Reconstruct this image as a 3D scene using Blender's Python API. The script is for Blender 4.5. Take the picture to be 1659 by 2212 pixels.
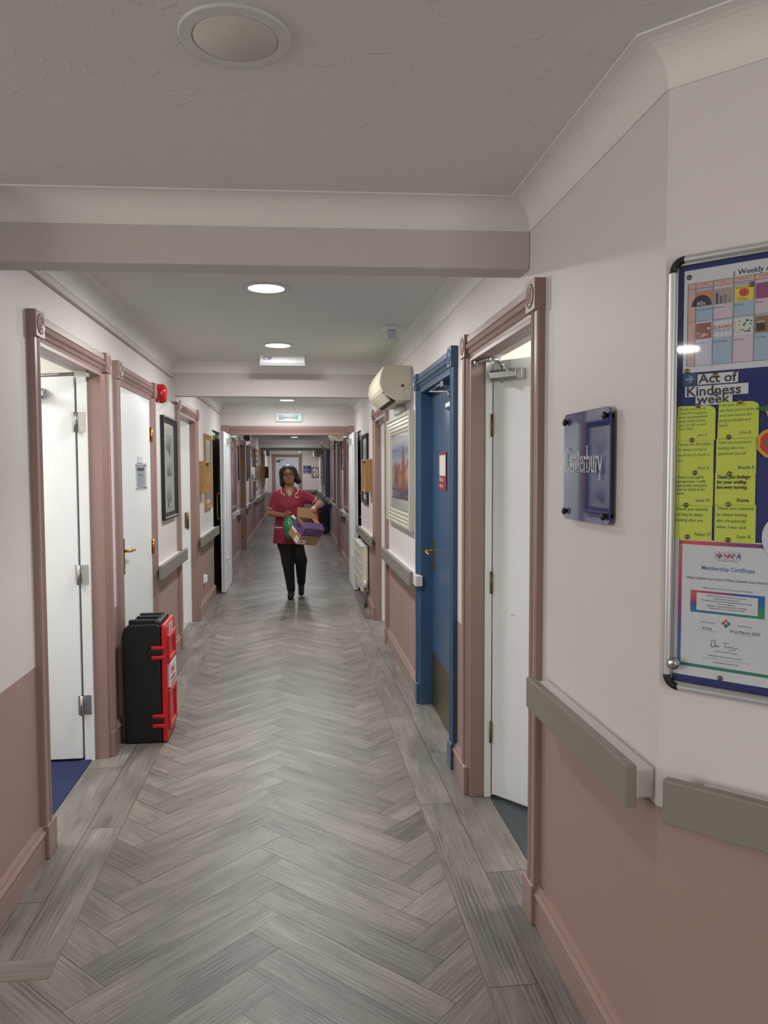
import bpy, bmesh, math, random
from mathutils import Vector, Matrix
random.seed(7)
S = bpy.context.scene
for o in list(bpy.data.objects): bpy.data.objects.remove(o)
COL = S.collection
pi = math.pi
# ------------------------------------------------------------------ camera
FPX, YAW, PITCH, ROLL, HC = 1660.0, math.radians(6.494), math.radians(3.054), -0.003, 1.48
cd = bpy.data.cameras.new('camera'); cam = bpy.data.objects.new('camera', cd); COL.objects.link(cam)
cd.sensor_fit = 'VERTICAL'; cd.sensor_height = 36.0; cd.sensor_width = 27.0
cd.lens = FPX / 2212.0 * 36.0; cd.clip_start = 0.02; cd.clip_end = 100
fw = Vector((math.sin(YAW)*math.cos(PITCH), math.cos(YAW)*math.cos(PITCH), -math.sin(PITCH)))
rt0 = Vector((math.cos(YAW), -math.sin(YAW), 0)); up0 = rt0.cross(fw)
rt = rt0*math.cos(ROLL) + up0*math.sin(ROLL); up = up0*math.cos(ROLL) - rt0*math.sin(ROLL)
cam.matrix_world = Matrix(((rt.x, up.x, -fw.x, 0), (rt.y, up.y, -fw.y, 0), (rt.z, up.z, -fw.z, HC), (0, 0, 0, 1)))
S.camera = cam
# ------------------------------------------------------------------ world, exposure
w = bpy.data.worlds.new('world'); S.world = w; w.use_nodes = True
w.node_tree.nodes['Background'].inputs[0].default_value = (0.9, 0.93, 1.0, 1); w.node_tree.nodes['Background'].inputs[1].default_value = 0.15
S.view_settings.view_transform = 'Standard'; S.view_settings.look = 'None'; S.view_settings.gamma = 1.0
S.view_settings.use_curve_mapping = False; S.view_settings.exposure = 0.28
LAMP_W = 17.0        # watts of every round ceiling panel that is lit
ROOM_W = 14.0        # side rooms
def fill_light(name, loc, look, sx, sy, e):
    ld = bpy.data.lights.new(name, 'AREA'); ld.shape = 'RECTANGLE'; ld.size = sx; ld.size_y = sy; ld.energy = e; ld.color = (1.0, 0.96, 0.92)
    lo = bpy.data.objects.new(name, ld); COL.objects.link(lo); lo.location = loc; lo.rotation_euler = (Vector(look)-Vector(loc)).to_track_quat('-Z', 'Y').to_euler()
fill_light('fill_light_west', (-4.9, 1.0, 1.5), (0.5, 0.9, 1.7), 1.6, 1.3, 55.0)      # fill light added in the side passage to brighten the near end
fill_light('fill_light_south', (1.2, -2.54, 1.5), (-0.3, 1.6, 3.6), 1.6, 1.3, 45.0)     # fill light added behind the camera, tilted up to brighten the ceiling
# ------------------------------------------------------------------ dimensions
XR, XL = 0.78, -0.985
CZ, CV = 2.36, 0.08          # ceiling, coving size
DADO = 0.745
CORNER_Y = 1.57
YEND = 27.0
AD = Vector((0.69, -0.724)).normalized(); AN = Vector((AD.y, -AD.x))
if AN.dot(Vector((-0.78, -1.57))) < 0: AN = -AN
Rw = lambda a, o, z: (XR - o, a, z)
Lw = lambda a, o, z: (XL + o, a, z)
Aw = lambda a, o, z: (XR + AD.x*a + AN.x*o, CORNER_Y + AD.y*a + AN.y*o, z)
def Ew(y): return lambda a, o, z: (a, y - o, z)
Wd = lambda x, y, z: (x, y, z)
# ------------------------------------------------------------------ materials
def lin(c):
    r = []
    for v in c:
        v /= 255.0
        r.append(v/12.92 if v <= 0.04045 else ((v+0.055)/1.055)**2.4)
    return (r[0], r[1], r[2], 1.0)
MATS = {}
def mat(name, rgb, rough=0.5, metal=0.0, var=0.0, vscale=6.0, bump=0.0, bscale=80.0, emit=0.0, coat=0.0, alpha=1.0, trans=0.0, stretch=None, rgb2=None):
    m = bpy.data.materials.new(name); m.use_nodes = True; nt = m.node_tree; N = nt.nodes; K = nt.links
    b = N['Principled BSDF']; c = lin(rgb)
    b.inputs['Base Color'].default_value = c; b.inputs['Roughness'].default_value = rough; b.inputs['Metallic'].default_value = metal
    if coat: b.inputs['Coat Weight'].default_value = coat; b.inputs['Coat Roughness'].default_value = 0.05
    if alpha < 1: b.inputs['Alpha'].default_value = alpha
    if trans: b.inputs['Transmission Weight'].default_value = trans
    if emit: b.inputs['Emission Color'].default_value = c; b.inputs['Emission Strength'].default_value = emit
    tc = N.new('ShaderNodeTexCoord'); src = tc.outputs['Object']
    if stretch:
        mp = N.new('ShaderNodeMapping'); mp.inputs['Scale'].default_value = stretch; K.new(src, mp.inputs[0]); src = mp.outputs[0]
    n = N.new('ShaderNodeTexNoise'); n.inputs['Scale'].default_value = vscale; n.inputs['Detail'].default_value = 4; K.new(src, n.inputs['Vector'])
    mx = N.new('ShaderNodeMix'); mx.data_type = 'RGBA'
    v = max(var, 0.02)
    mx.inputs[6].default_value = tuple(x*(1-v) for x in c[:3])+(1,)
    mx.inputs[7].default_value = lin(rgb2) if rgb2 else tuple(min(1, x*(1+v)) for x in c[:3])+(1,)
    K.new(n.outputs['Fac'], mx.inputs[0]); K.new(mx.outputs[2], b.inputs['Base Color'])
    if bump:
        n2 = N.new('ShaderNodeTexNoise'); n2.inputs['Scale'].default_value = bscale; n2.inputs['Detail'].default_value = 3; K.new(src, n2.inputs['Vector'])
        bp = N.new('ShaderNodeBump'); bp.inputs['Strength'].default_value = bump; bp.inputs['Distance'].default_value = 0.004
        K.new(n2.outputs['Fac'], bp.inputs['Height']); K.new(bp.outputs[0], b.inputs['Normal'])
    MATS[name] = m
    return m
def two_tone(name, top, low, z):
    m = mat(name, top, 0.55, bump=0.12, bscale=140)
    nt = m.node_tree; N = nt.nodes; K = nt.links; b = N['Principled BSDF']
    g = N.new('ShaderNodeNewGeometry'); s = N.new('ShaderNodeSeparateXYZ'); K.new(g.outputs['Position'], s.inputs[0])
    c = N.new('ShaderNodeMath'); c.operation = 'GREATER_THAN'; c.inputs[1].default_value = z; K.new(s.outputs[2], c.inputs[0])
    n = N.new('ShaderNodeTexNoise'); n.inputs['Scale'].default_value = 1.7; n.inputs['Detail'].default_value = 5; K.new(g.outputs['Position'], n.inputs['Vector'])
    mx = N.new('ShaderNodeMix'); mx.data_type = 'RGBA'; mx.inputs[6].default_value = lin(low); mx.inputs[7].default_value = lin(top)
    K.new(c.outputs[0], mx.inputs[0])
    hs = N.new('ShaderNodeHueSaturation'); mr = N.new('ShaderNodeMapRange'); mr.inputs[3].default_value = 0.96; mr.inputs[4].default_value = 1.04
    K.new(n.outputs['Fac'], mr.inputs[0]); K.new(mr.outputs[0], hs.inputs['Value']); K.new(mx.outputs[2], hs.inputs['Color']); K.new(hs.outputs[0], b.inputs['Base Color'])
    return m
M_WALL = two_tone('wall_paint', (213, 207, 205), (160, 134, 128), DADO)
M_PALE = mat('pale_paint', (213, 207, 205), 0.5, bump=0.1)
M_CEIL = mat('ceiling_paint', (212, 213, 207), 0.7, bump=0.1, bscale=60)
M_COVE = mat('coving_paint', (221, 221, 216), 0.6)
M_BEAM = mat('beam_paint', (196, 188, 184), 0.6)
M_PINK = mat('pink_gloss_trim', (154, 126, 120), 0.35, var=0.03)
M_BLUE = mat('blue_gloss_paint', (56, 86, 117), 0.3, var=0.05)
M_WHITE = mat('white_gloss_paint', (232, 236, 237), 0.35, var=0.015)
M_CREAMY = mat('cream_plastic', (224, 219, 196), 0.35)
M_CREAMD = mat('cream_plastic_side', (206, 202, 184), 0.45)
M_RAIL = mat('sage_grey_rail', (130, 127, 117), 0.4)
M_CHROME = mat('brushed_steel', (190, 190, 188), 0.3, metal=1.0)
M_BRASS = mat('polished_brass', (200, 160, 80), 0.25, metal=1.0)
M_KICK = mat('aged_brass_plate', (120, 105, 75), 0.35, metal=0.9, var=0.25, vscale=9, stretch=(1, 3, 1))
M_BLACK = mat('black_plastic', (9, 10, 12), 0.45, bump=0.1, bscale=200)
M_BLACKF = mat('black_frame', (22, 25, 32), 0.35)
M_RED = mat('red_plastic', (196, 18, 28), 0.4, coat=0.2)
M_REDG = mat('red_gloss', (180, 14, 20), 0.12, coat=0.6)
M_WOOD = mat('golden_oak', (128, 88, 48), 0.45, var=0.3, vscale=5, stretch=(26, 26, 2), rgb2=(196, 154, 98))
M_WOODD = mat('mid_brown_wood', (118, 82, 52), 0.45, var=0.3, vscale=3, stretch=(20, 20, 2))
M_GREYP = mat('dark_grey_panel', (78, 78, 76), 0.3)
M_PAPER = mat('paper', (226, 224, 226), 0.7)
M_ROOM = mat('room_white_paint', (232, 230, 222), 0.6)
M_CARPET = mat('blue_carpet', (34, 46, 84), 0.95, var=0.5, vscale=220, bump=0.9, bscale=260)
M_VINYL = mat('slate_vinyl', (58, 66, 72), 0.4, var=0.15, vscale=5)
M_PALEF = mat('pale_floor', (170, 168, 164), 0.5)
M_INK = mat('dark_ink', (30, 30, 36), 0.6)
M_BRASSI = mat('brass_inlay', (128, 112, 86), 0.35, metal=0.3)
M_SILVER = mat('silver_aluminium', (196, 198, 200), 0.35, metal=0.6)
M_BLUEFELT = mat('royal_blue_felt', (36, 46, 112), 0.9, bump=0.3, bscale=300)
M_PINB = mat('brass_pin', (150, 125, 70), 0.3, metal=0.9)
M_PINK2 = mat('pin_grey', (120, 105, 90), 0.35, metal=0.8)
def glass_mat(name, rgb, rough=0.03, a=0.12, spec=0.5):
    m = bpy.data.materials.new(name); m.use_nodes = True; nt = m.node_tree; N = nt.nodes; K = nt.links
    N.remove(N['Principled BSDF']); out = N['Material Output']
    t = N.new('ShaderNodeBsdfTransparent'); t.inputs[0].default_value = lin(rgb)
    g = N.new('ShaderNodeBsdfGlossy'); g.inputs[1].default_value = rough
    f = N.new('ShaderNodeLayerWeight'); f.inputs[0].default_value = 0.5
    pw = N.new('ShaderNodeMath'); pw.operation = 'POWER'; pw.inputs[1].default_value = 6.0; K.new(f.outputs['Facing'], pw.inputs[0])
    mr = N.new('ShaderNodeMath'); mr.operation = 'MULTIPLY_ADD'; mr.inputs[1].default_value = 0.6; mr.inputs[2].default_value = 0.035; mr.use_clamp = True
    mx = N.new('ShaderNodeMixShader'); K.new(pw.outputs[0], mr.inputs[0]); K.new(mr.outputs[0], mx.inputs[0]); K.new(t.outputs[0], mx.inputs[1]); K.new(g.outputs[0], mx.inputs[2]); K.new(mx.outputs[0], out.inputs[0])
    return m
M_GLASS = glass_mat('clear_glazing', (250, 252, 252))
M_BLUEACR = mat('blue_acrylic', (44, 50, 120), 0.04, coat=1.0)
def emit_mat(name, rgb, s):
    m = bpy.data.materials.new(name); m.use_nodes = True; b = m.node_tree.nodes['Principled BSDF']
    b.inputs['Base Color'].default_value = lin(rgb); b.inputs['Emission Color'].default_value = lin(rgb); b.inputs['Emission Strength'].default_value = s
    return m
M_LIT = emit_mat('lit_diffuser', (255, 252, 244), 6.0)
M_GREENLED = emit_mat('green_led', (60, 255, 140), 6.0)
M_UNLIT = mat('unlit_diffuser', (206, 202, 194), 0.4)
M_BEZEL = mat('grey_white_bezel', (204, 204, 203), 0.4)
# ------------------------------------------------------------------ mesh builder
def wloc(o):
    v = Vector((0, 0, 0))
    while o is not None: v += o.location; o = o.parent
    return v
class MB:
    def __init__(s, tf=Wd): s.bm = bmesh.new(); s.tf = tf; s.mats = []; s.sm = False
    def mi(s, m):
        if m is None: return 0
        if m not in s.mats: s.mats.append(m)
        return s.mats.index(m)
    def V(s, p): return s.bm.verts.new(s.tf(*p))
    def poly(s, pts, m=None):
        f = s.bm.faces.new([s.V(p) for p in pts]); f.material_index = s.mi(m); return f
    def box(s, a0, a1, b0, b1, c0, c1, m=None):
        v = [s.V((a, b, c)) for a in (a0, a1) for b in (b0, b1) for c in (c0, c1)]
        k = s.mi(m)
        for q in ((0,1,3,2),(4,6,7,5),(0,4,5,1),(2,3,7,6),(0,2,6,4),(1,5,7,3)):
            f = s.bm.faces.new([v[i] for i in q]); f.material_index = k
        return s
    def extr(s, prof, p0, p1, place, m=None, cap=True):
        """prof: closed 2D list; place(u,v,t)->local coords, swept t=p0..p1"""
        k = s.mi(m); n = len(prof)
        A = [s.V(place(u, v, p0)) for u, v in prof]; B = [s.V(place(u, v, p1)) for u, v in prof]
        for i in range(n):
            j = (i+1) % n; f = s.bm.faces.new((A[i], A[j], B[j], B[i])); f.material_index = k
        if cap:
            for L in (A[::-1], B):
                f = s.bm.faces.new(L); f.material_index = k
        return s
    def rings(s, R, m=None, closed=True, cap=True):
        k = s.mi(m); P = [[s.V(p) for p in r] for r in R]; n = len(P[0])
        for a, b in zip(P, P[1:]):
            for i in range(n if closed else n-1):
                j = (i+1) % n; f = s.bm.faces.new((a[i], a[j], b[j], b[i])); f.material_index = k; f.smooth = True
        if cap and closed:
            for L in (P[0][::-1], P[-1]):
                f = s.bm.faces.new(L); f.material_index = k
        return s
    def tube(s, pts, r, n=10, m=None, cap=True):
        pts = [Vector(p) for p in pts]; R = []
        rr = r if isinstance(r, (list, tuple)) else [r]*len(pts)
        pn = None
        for i, p in enumerate(pts):
            d = (pts[min(i+1, len(pts)-1)] - pts[max(i-1, 0)]).normalized()
            if pn is None:
                h = Vector((0, 0, 1)) if abs(d.z) < 0.9 else Vector((1, 0, 0)); pn = d.cross(h).normalized()
            pn = (pn - d*pn.dot(d)).normalized(); q = d.cross(pn)
            R.append([tuple(p + (pn*math.cos(2*pi*k/n) + q*math.sin(2*pi*k/n))*rr[i]) for k in range(n)])
        return s.rings(R, m, cap=cap)
    def disc(s, c, ax, prof, n=28, m=None, sx=1.0, sy=1.0):
        """lathe: prof = [(radius, along)] round axis ax through c"""
        c = Vector(c); ax = Vector(ax).normalized(); h = Vector((0, 0, 1)) if abs(ax.z) < 0.9 else Vector((0, 1, 0))
        e1 = ax.cross(h).normalized(); e2 = ax.cross(e1)
        R = [[tuple(c + ax*t + (e1*math.cos(2*pi*k/n)*sx + e2*math.sin(2*pi*k/n)*sy)*max(r, 1e-4)) for k in range(n)] for r, t in prof]
        return s.rings(R, m)
    def text(s, txt, size, place, m=None, align='LEFT', sx=1.0, shear=0.0, bold=0.0, sp=1.0):
        """place(x,y)->local coords"""
        c = bpy.data.curves.new('t', 'FONT'); c.body = txt; c.size = size; c.align_x = align; c.resolution_u = 2; c.shear = shear; c.offset = bold; c.space_character = sp
        o = bpy.data.objects.new('t', c); COL.objects.link(o)
        me = bpy.data.meshes.new_from_object(o.evaluated_get(bpy.context.evaluated_depsgraph_get()))
        k = s.mi(m); vs = [s.V(place(v.co.x*sx, v.co.y)) for v in me.vertices]
        for p in me.polygons:
            try:
                f = s.bm.faces.new([vs[i] for i in p.vertices]); f.material_index = k
            except ValueError: pass
        bpy.data.objects.remove(o); bpy.data.curves.remove(c); bpy.data.meshes.remove(me)
        return s
    def build(s, name, m=None, parent=None, bevel=0.0, smooth=False, recalc=True, seg=2):
        if recalc: bmesh.ops.recalc_face_normals(s.bm, faces=s.bm.faces)
        me = bpy.data.meshes.new(name)
        off = wloc(parent) if parent else Vector((0, 0, 0))
        if parent:
            bmesh.ops.translate(s.bm, verts=s.bm.verts, vec=-off); loc = Vector((0, 0, 0))
        else:
            xs = [v.co for v in s.bm.verts]
            loc = Vector(((min(v.x for v in xs)+max(v.x for v in xs))/2, (min(v.y for v in xs)+max(v.y for v in xs))/2, min(v.z for v in xs)))
            bmesh.ops.translate(s.bm, verts=s.bm.verts, vec=-loc)
        if smooth:
            for f in s.bm.faces: f.smooth = True
        s.bm.to_mesh(me); s.bm.free()
        if s.mats:
            for x in s.mats: me.materials.append(x)
        elif m: me.materials.append(m)
        o = bpy.data.objects.new(name, me); COL.objects.link(o); o.parent = parent; o.location = loc
        if bevel:
            b = o.modifiers.new('bevel', 'BEVEL'); b.width = bevel; b.segments = seg; b.limit_method = 'ANGLE'; b.angle_limit = math.radians(40)
        return o
def tag(o, label=None, cat=None, group=None, kind=None):
    if label: o['label'] = label
    if cat: o['category'] = cat
    if group: o['group'] = group
    if kind: o['kind'] = kind
    return o
def thing(name, loc, label, cat, group=None, kind=None):
    o = bpy.data.objects.new(name, None); COL.objects.link(o); o.location = loc; o.empty_display_size = 0.1
    return tag(o, label, cat, group, kind)
def struct(mb, name, m=None, label=None, **k):
    return tag(mb.build(name, m, **k), label, None, None, 'structure')
def boxes(tf, lst, m=None):
    b = MB(tf)
    for q in lst: b.box(*q[:6], q[6] if len(q) > 6 else None)
    return b
# ------------------------------------------------------------------ floor (planks as one mesh)
def floor_material():
    m = bpy.data.materials.new('grey_oak_planks'); m.use_nodes = True; nt = m.node_tree; N = nt.nodes; K = nt.links; b = N['Principled BSDF']
    uv = N.new('ShaderNodeUVMap'); uv.uv_map = 'grain'; e = N.new('ShaderNodeUVMap'); e.uv_map = 'edge'
    at = N.new('ShaderNodeAttribute'); at.attribute_name = 'rnd'
    def math_(op, a, bb=None, clamp=False):
        x = N.new('ShaderNodeMath'); x.operation = op; x.use_clamp = clamp
        for i, q in enumerate((a, bb)):
            if q is None: continue
            if isinstance(q, (int, float)): x.inputs[i].default_value = q
            else: K.new(q, x.inputs[i])
        return x.outputs[0]
    off = math_('MULTIPLY', at.outputs['Fac'], 37.0)
    cx = N.new('ShaderNodeCombineXYZ'); K.new(off, cx.inputs[0]); K.new(off, cx.inputs[1]); K.new(off, cx.inputs[2])
    va = N.new('ShaderNodeVectorMath'); va.operation = 'ADD'; K.new(uv.outputs[0], va.inputs[0]); K.new(cx.outputs[0], va.inputs[1])
    def noise(sc, scale, det=4, dist=0.0, rgh=0.55):
        mp = N.new('ShaderNodeMapping'); mp.inputs['Scale'].default_value = sc; K.new(va.outputs[0], mp.inputs[0])
        n = N.new('ShaderNodeTexNoise'); n.inputs['Scale'].default_value = scale; n.inputs['Detail'].default_value = det; n.inputs['Distortion'].default_value = dist; n.inputs['Roughness'].default_value = rgh
        K.new(mp.outputs[0], n.inputs['Vector']); return n.outputs['Fac']
    broad = noise((1.0, 5.0, 1), 2.2, 3, 0.6)
    fine = noise((1.0, 40.0, 1), 5.0, 5, 0.5, 0.72)
    # cathedral grain: wavy rings
    mp = N.new('ShaderNodeMapping'); mp.inputs['Scale'].default_value = (1.1, 9.0, 1); K.new(va.outputs[0], mp.inputs[0])
    wv = N.new('ShaderNodeTexWave'); wv.wave_type = 'BANDS'; wv.bands_direction = 'Y'; wv.inputs['Scale'].default_value = 2.2; wv.inputs['Distortion'].default_value = 7.0; wv.inputs['Detail'].default_value = 3; wv.inputs['Detail Scale'].default_value = 0.7
    K.new(mp.outputs[0], wv.inputs['Vector'])
    mask = noise((1.0, 3.0, 1), 1.6, 2)
    mk = math_('MULTIPLY', math_('SUBTRACT', mask, 0.5, True), 3.5, True)
    wvd = math_('MULTIPLY', wv.outputs['Fac'], mk)
    t = math_('ADD', math_('MULTIPLY', math_('SUBTRACT', broad, 0.12), 0.62), math_('MULTIPLY', math_('SUBTRACT', fine, 0.13), 0.90))
    t = math_('SUBTRACT', t, math_('MULTIPLY', wvd, 0.30))
    t = math_('ADD', t, math_('MULTIPLY', math_('SUBTRACT', at.outputs['Fac'], 0.5), 0.12))
    cr = N.new('ShaderNodeValToRGB'); el = cr.color_ramp.elements
    el[0].position = 0.30; el[0].color = lin((84, 80, 76)); el[1].position = 1.0; el[1].color = lin((177, 171, 164))
    el.new(0.62).color = lin((130, 125, 119))
    K.new(t, cr.inputs[0])
    se = N.new('ShaderNodeSeparateXYZ'); K.new(e.outputs[0], se.inputs[0])
    def edge(o, wd):
        d = math_('MINIMUM', o, math_('SUBTRACT', 1.0, o)); return math_('LESS_THAN', d, wd)
    ed = math_('MAXIMUM', edge(se.outputs[0], 0.010), edge(se.outputs[1], 0.0016))
    mx = N.new('ShaderNodeMix'); mx.data_type = 'RGBA'; K.new(ed, mx.inputs[0]); K.new(cr.outputs[0], mx.inputs[6]); mx.inputs[7].default_value = lin((70, 65, 58))
    K.new(mx.outputs[2], b.inputs['Base Color'])
    h = math_('ADD', noise((1.0, 38.0, 1), 5.0, 3, 0.5), math_('MULTIPLY', ed, -1.5))
    bp = N.new('ShaderNodeBump'); bp.inputs['Strength'].default_value = 0.8; bp.inputs['Distance'].default_value = 0.0016
    K.new(h, bp.inputs['Height']); K.new(bp.outputs[0], b.inputs['Normal'])
    b.inputs['Roughness'].default_value = 0.38; b.inputs['Specular IOR Level'].default_value = 0.5
    return m
M_FLOOR = floor_material()
def clip(poly, x0, x1, y0, y1):
    def cut(P, ax, lim, sgn):
        out = []
        for i in range(len(P)):
            a, b = P[i-1], P[i]; da, db = (a[ax]-lim)*sgn, (b[ax]-lim)*sgn
            if (da >= 0) != (db >= 0):
                t = da/(da-db); out.append(tuple(a[k]+(b[k]-a[k])*t for k in range(len(a))))
            if db >= 0: out.append(b)
        return out
    for ax, lim, sg in ((0, x0, 1), (0, x1, -1), (1, y0, 1), (1, y1, -1)):
        poly = cut(poly, ax, lim, sg)
        if len(poly) < 3: return []
    return poly
def make_floor():
    bm = bmesh.new(); g = bm.loops.layers.uv.new('grain'); e = bm.loops.layers.uv.new('edge'); rl = bm.faces.layers.float.new('rnd')
    def add(P, r):
        if len(P) < 3: return
        f = bm.faces.new([bm.verts.new((p[0], p[1], 0)) for p in P]); f[rl] = r
        for l, p in zip(f.loops, P): l[g].uv = (p[2], p[3]); l[e].uv = (p[5], p[4])
    W_, L_ = 0.132, 0.70; q = math.sqrt(0.5)
    IL, IR = -0.735, 0.53
    regs = ((IL, IR, 2.27, YEND), (-5.0, IR, -2.6, 2.27))
    def rect(x0, y0, lx, ly, horiz):
        pts = []
        for (a, b) in ((0, 0), (1, 0), (1, 1), (0, 1)):
            x = x0+a*lx; y = y0+b*ly
            X = (x-y)*q; Y = (x+y)*q
            X += -0.066+L_*q; Y += 2.335-L_*q
            if horiz: u, v = a*lx, b*ly; fv, fu = b, a
            else: u, v = b*ly, a*lx; fv, fu = a, b
            pts.append((X, Y, u, v, fu, fv))
        r = random.random()
        for rg in regs: add(clip(pts, *rg), r)
    for j in range(-6, 8):
        for k in range(-60, 160):
            xH, yH = k*W_ - j*L_, k*W_ + j*L_
            cX = (xH-yH)*q; cY = (xH+yH)*q + 1.8
            if cY < -4 or cY > YEND+2: continue
            if cY > 3.5 and (cX < -2.4 or cX > 2.0): continue
            if cX < -6 or cX > 2: continue
            rect(xH, yH, L_, W_, True)
            rect(xH - W_, yH, W_, L_, False)
    def strip(x0, x1, y0, y1, alongY, PL=1.22, ph=0.0):
        a = (y0 if alongY else x0) - ph; end = (y1 if alongY else x1); st = (y0 if alongY else x0)
        while a < end:
            s0, s1 = max(a, st), min(a+PL, end); r = random.random()
            if s1 > s0:
                P = []
                for (i, j) in ((0, 0), (1, 0), (1, 1), (0, 1)):
                    if alongY: X, Y = (x0, x1)[i], (s0, s1)[j]; u, v, fu, fv = Y-a, X-x0, (Y-a)/PL, i
                    else: X, Y = (s0, s1)[i], (y0, y1)[j]; u, v, fu, fv = X-a, Y-y0, (X-a)/PL, j
                    P.append((X, Y, u, v, fu, fv))
                add(P, r)
            a += PL
    strip(IL-0.14, IL, 2.37, YEND, True, ph=0.35); strip(-1.06, IL-0.14, 2.37, YEND, True, ph=0.9)
    strip(-5.0, IL, 2.27, 2.37, False, ph=0.5); strip(-5.0, -1.06, 2.37, 2.53, False, ph=0.9)
    strip(IR, IR+0.15, -2.6, YEND, True, ph=0.2); strip(IR+0.15, 0.86, -2.6, YEND, True, ph=0.8)
    for i in range(14): strip(0.86+0.15*i, 0.86+0.15*(i+1), -2.6, 1.58, True, ph=random.random())
    me = bpy.data.meshes.new('floor'); bm.to_mesh(me); bm.free(); me.materials.append(M_FLOOR)
    o = bpy.data.objects.new('floor', me); COL.objects.link(o); o['kind'] = 'structure'
    i = MB(); i.box(IL-0.002, IL+0.002, 2.27, YEND, -0.001, 0.0006); i.box(IR-0.002, IR+0.002, -2.6, YEND, -0.001, 0.0006); i.box(-5.0, IL+0.002, 2.268, 2.272, -0.001, 0.0006)
    i.build('floor_inlay', M_BRASSI, o)
make_floor()
# ------------------------------------------------------------------ walls with openings
HEAD = 1.985
OPEN_R = [(2.46, 3.375), (3.77, 4.765), (6.59, 7.54), (13.25, 14.25), (17.65, 18.6), (19.3, 20.25)]
OPEN_L = [(3.095, 4.06), (4.425, 5.385), (6.585, 7.72), (13.45, 14.75)]
WT = 0.13
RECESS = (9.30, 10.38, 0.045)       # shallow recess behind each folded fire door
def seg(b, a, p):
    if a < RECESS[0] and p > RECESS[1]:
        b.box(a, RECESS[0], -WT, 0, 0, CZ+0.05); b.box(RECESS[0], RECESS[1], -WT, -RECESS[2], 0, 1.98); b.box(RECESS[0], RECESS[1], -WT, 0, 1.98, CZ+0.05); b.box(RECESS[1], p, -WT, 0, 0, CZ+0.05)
    else: b.box(a, p, -WT, 0, 0, CZ+0.05)
def wall_run(tf, y0, y1, opens):
    b = MB(tf); a = y0
    for (p, q) in opens:
        seg(b, a, p); b.box(p, q, -WT, 0, HEAD, CZ+0.05); a = q
    seg(b, a, y1)
    return b
struct(wall_run(Rw, CORNER_Y, YEND+0.1, OPEN_R), 'wall_right', M_WALL)
struct(wall_run(Lw, 2.49, YEND+0.1, OPEN_L), 'wall_left', M_WALL)
struct(MB(Aw).box(-0.0, 2.6, -0.12, 0, 0, CZ+0.05), 'wall_southeast', M_WALL)
struct(MB().box(-5.0, XL-0.13, 2.49, 2.62, 0, CZ+0.05), 'wall_northwest', M_WALL)
struct(MB().box(-5.1, -5.0, -2.7, 2.65, 0, CZ+0.05), 'wall_west', M_WALL)
struct(MB().box(-5.1, 3.0, -2.7, -2.6, 0, CZ+0.05), 'wall_south', M_WALL)
struct(MB().box(2.6, 2.7, -2.6, 0.0, 0, CZ+0.05), 'wall_east', M_WALL)
struct(MB().box(XL-0.1, XR+0.1, YEND, YEND+0.1, 0, CZ+0.05), 'wall_north', M_WALL)
# cross wall with the double door: piece above, slim cheeks beside
Y2 = 10.4
struct(MB().box(XL, XR, Y2, Y2+0.12, 2.0, CZ+0.02).box(XL, -0.885, Y2, Y2+0.12, 0, 2.0).box(0.745, XR, Y2, Y2+0.12, 0, 2.0), 'wall_middle', M_WALL)
def ceiling_mat():
    m = mat('ceiling_textured', (212, 213, 207), 0.75); nt = m.node_tree; N = nt.nodes; K = nt.links
    g = N.new('ShaderNodeNewGeometry')
    n = N.new('ShaderNodeTexNoise'); n.inputs['Scale'].default_value = 16; n.inputs['Detail'].default_value = 3; n.inputs['Distortion'].default_value = 1.4; K.new(g.outputs['Position'], n.inputs['Vector'])
    r = N.new('ShaderNodeValToRGB'); r.color_ramp.elements[0].position = 0.60; r.color_ramp.elements[1].position = 0.68; K.new(n.outputs['Fac'], r.inputs[0])
    bp = N.new('ShaderNodeBump'); bp.inputs['Strength'].default_value = 0.35; bp.inputs['Distance'].default_value = 0.003; K.new(r.outputs[0], bp.inputs['Height']); K.new(bp.outputs[0], N['Principled BSDF'].inputs['Normal'])
    return m
M_CEILT = ceiling_mat()
struct(MB().box(-5.1, 3.0, -2.7, 2.6, CZ, CZ+0.08, M_CEILT).box(XL-0.12, XR+0.12, 2.6, YEND+0.1, CZ, CZ+0.08, M_CEIL), 'ceiling')
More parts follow.
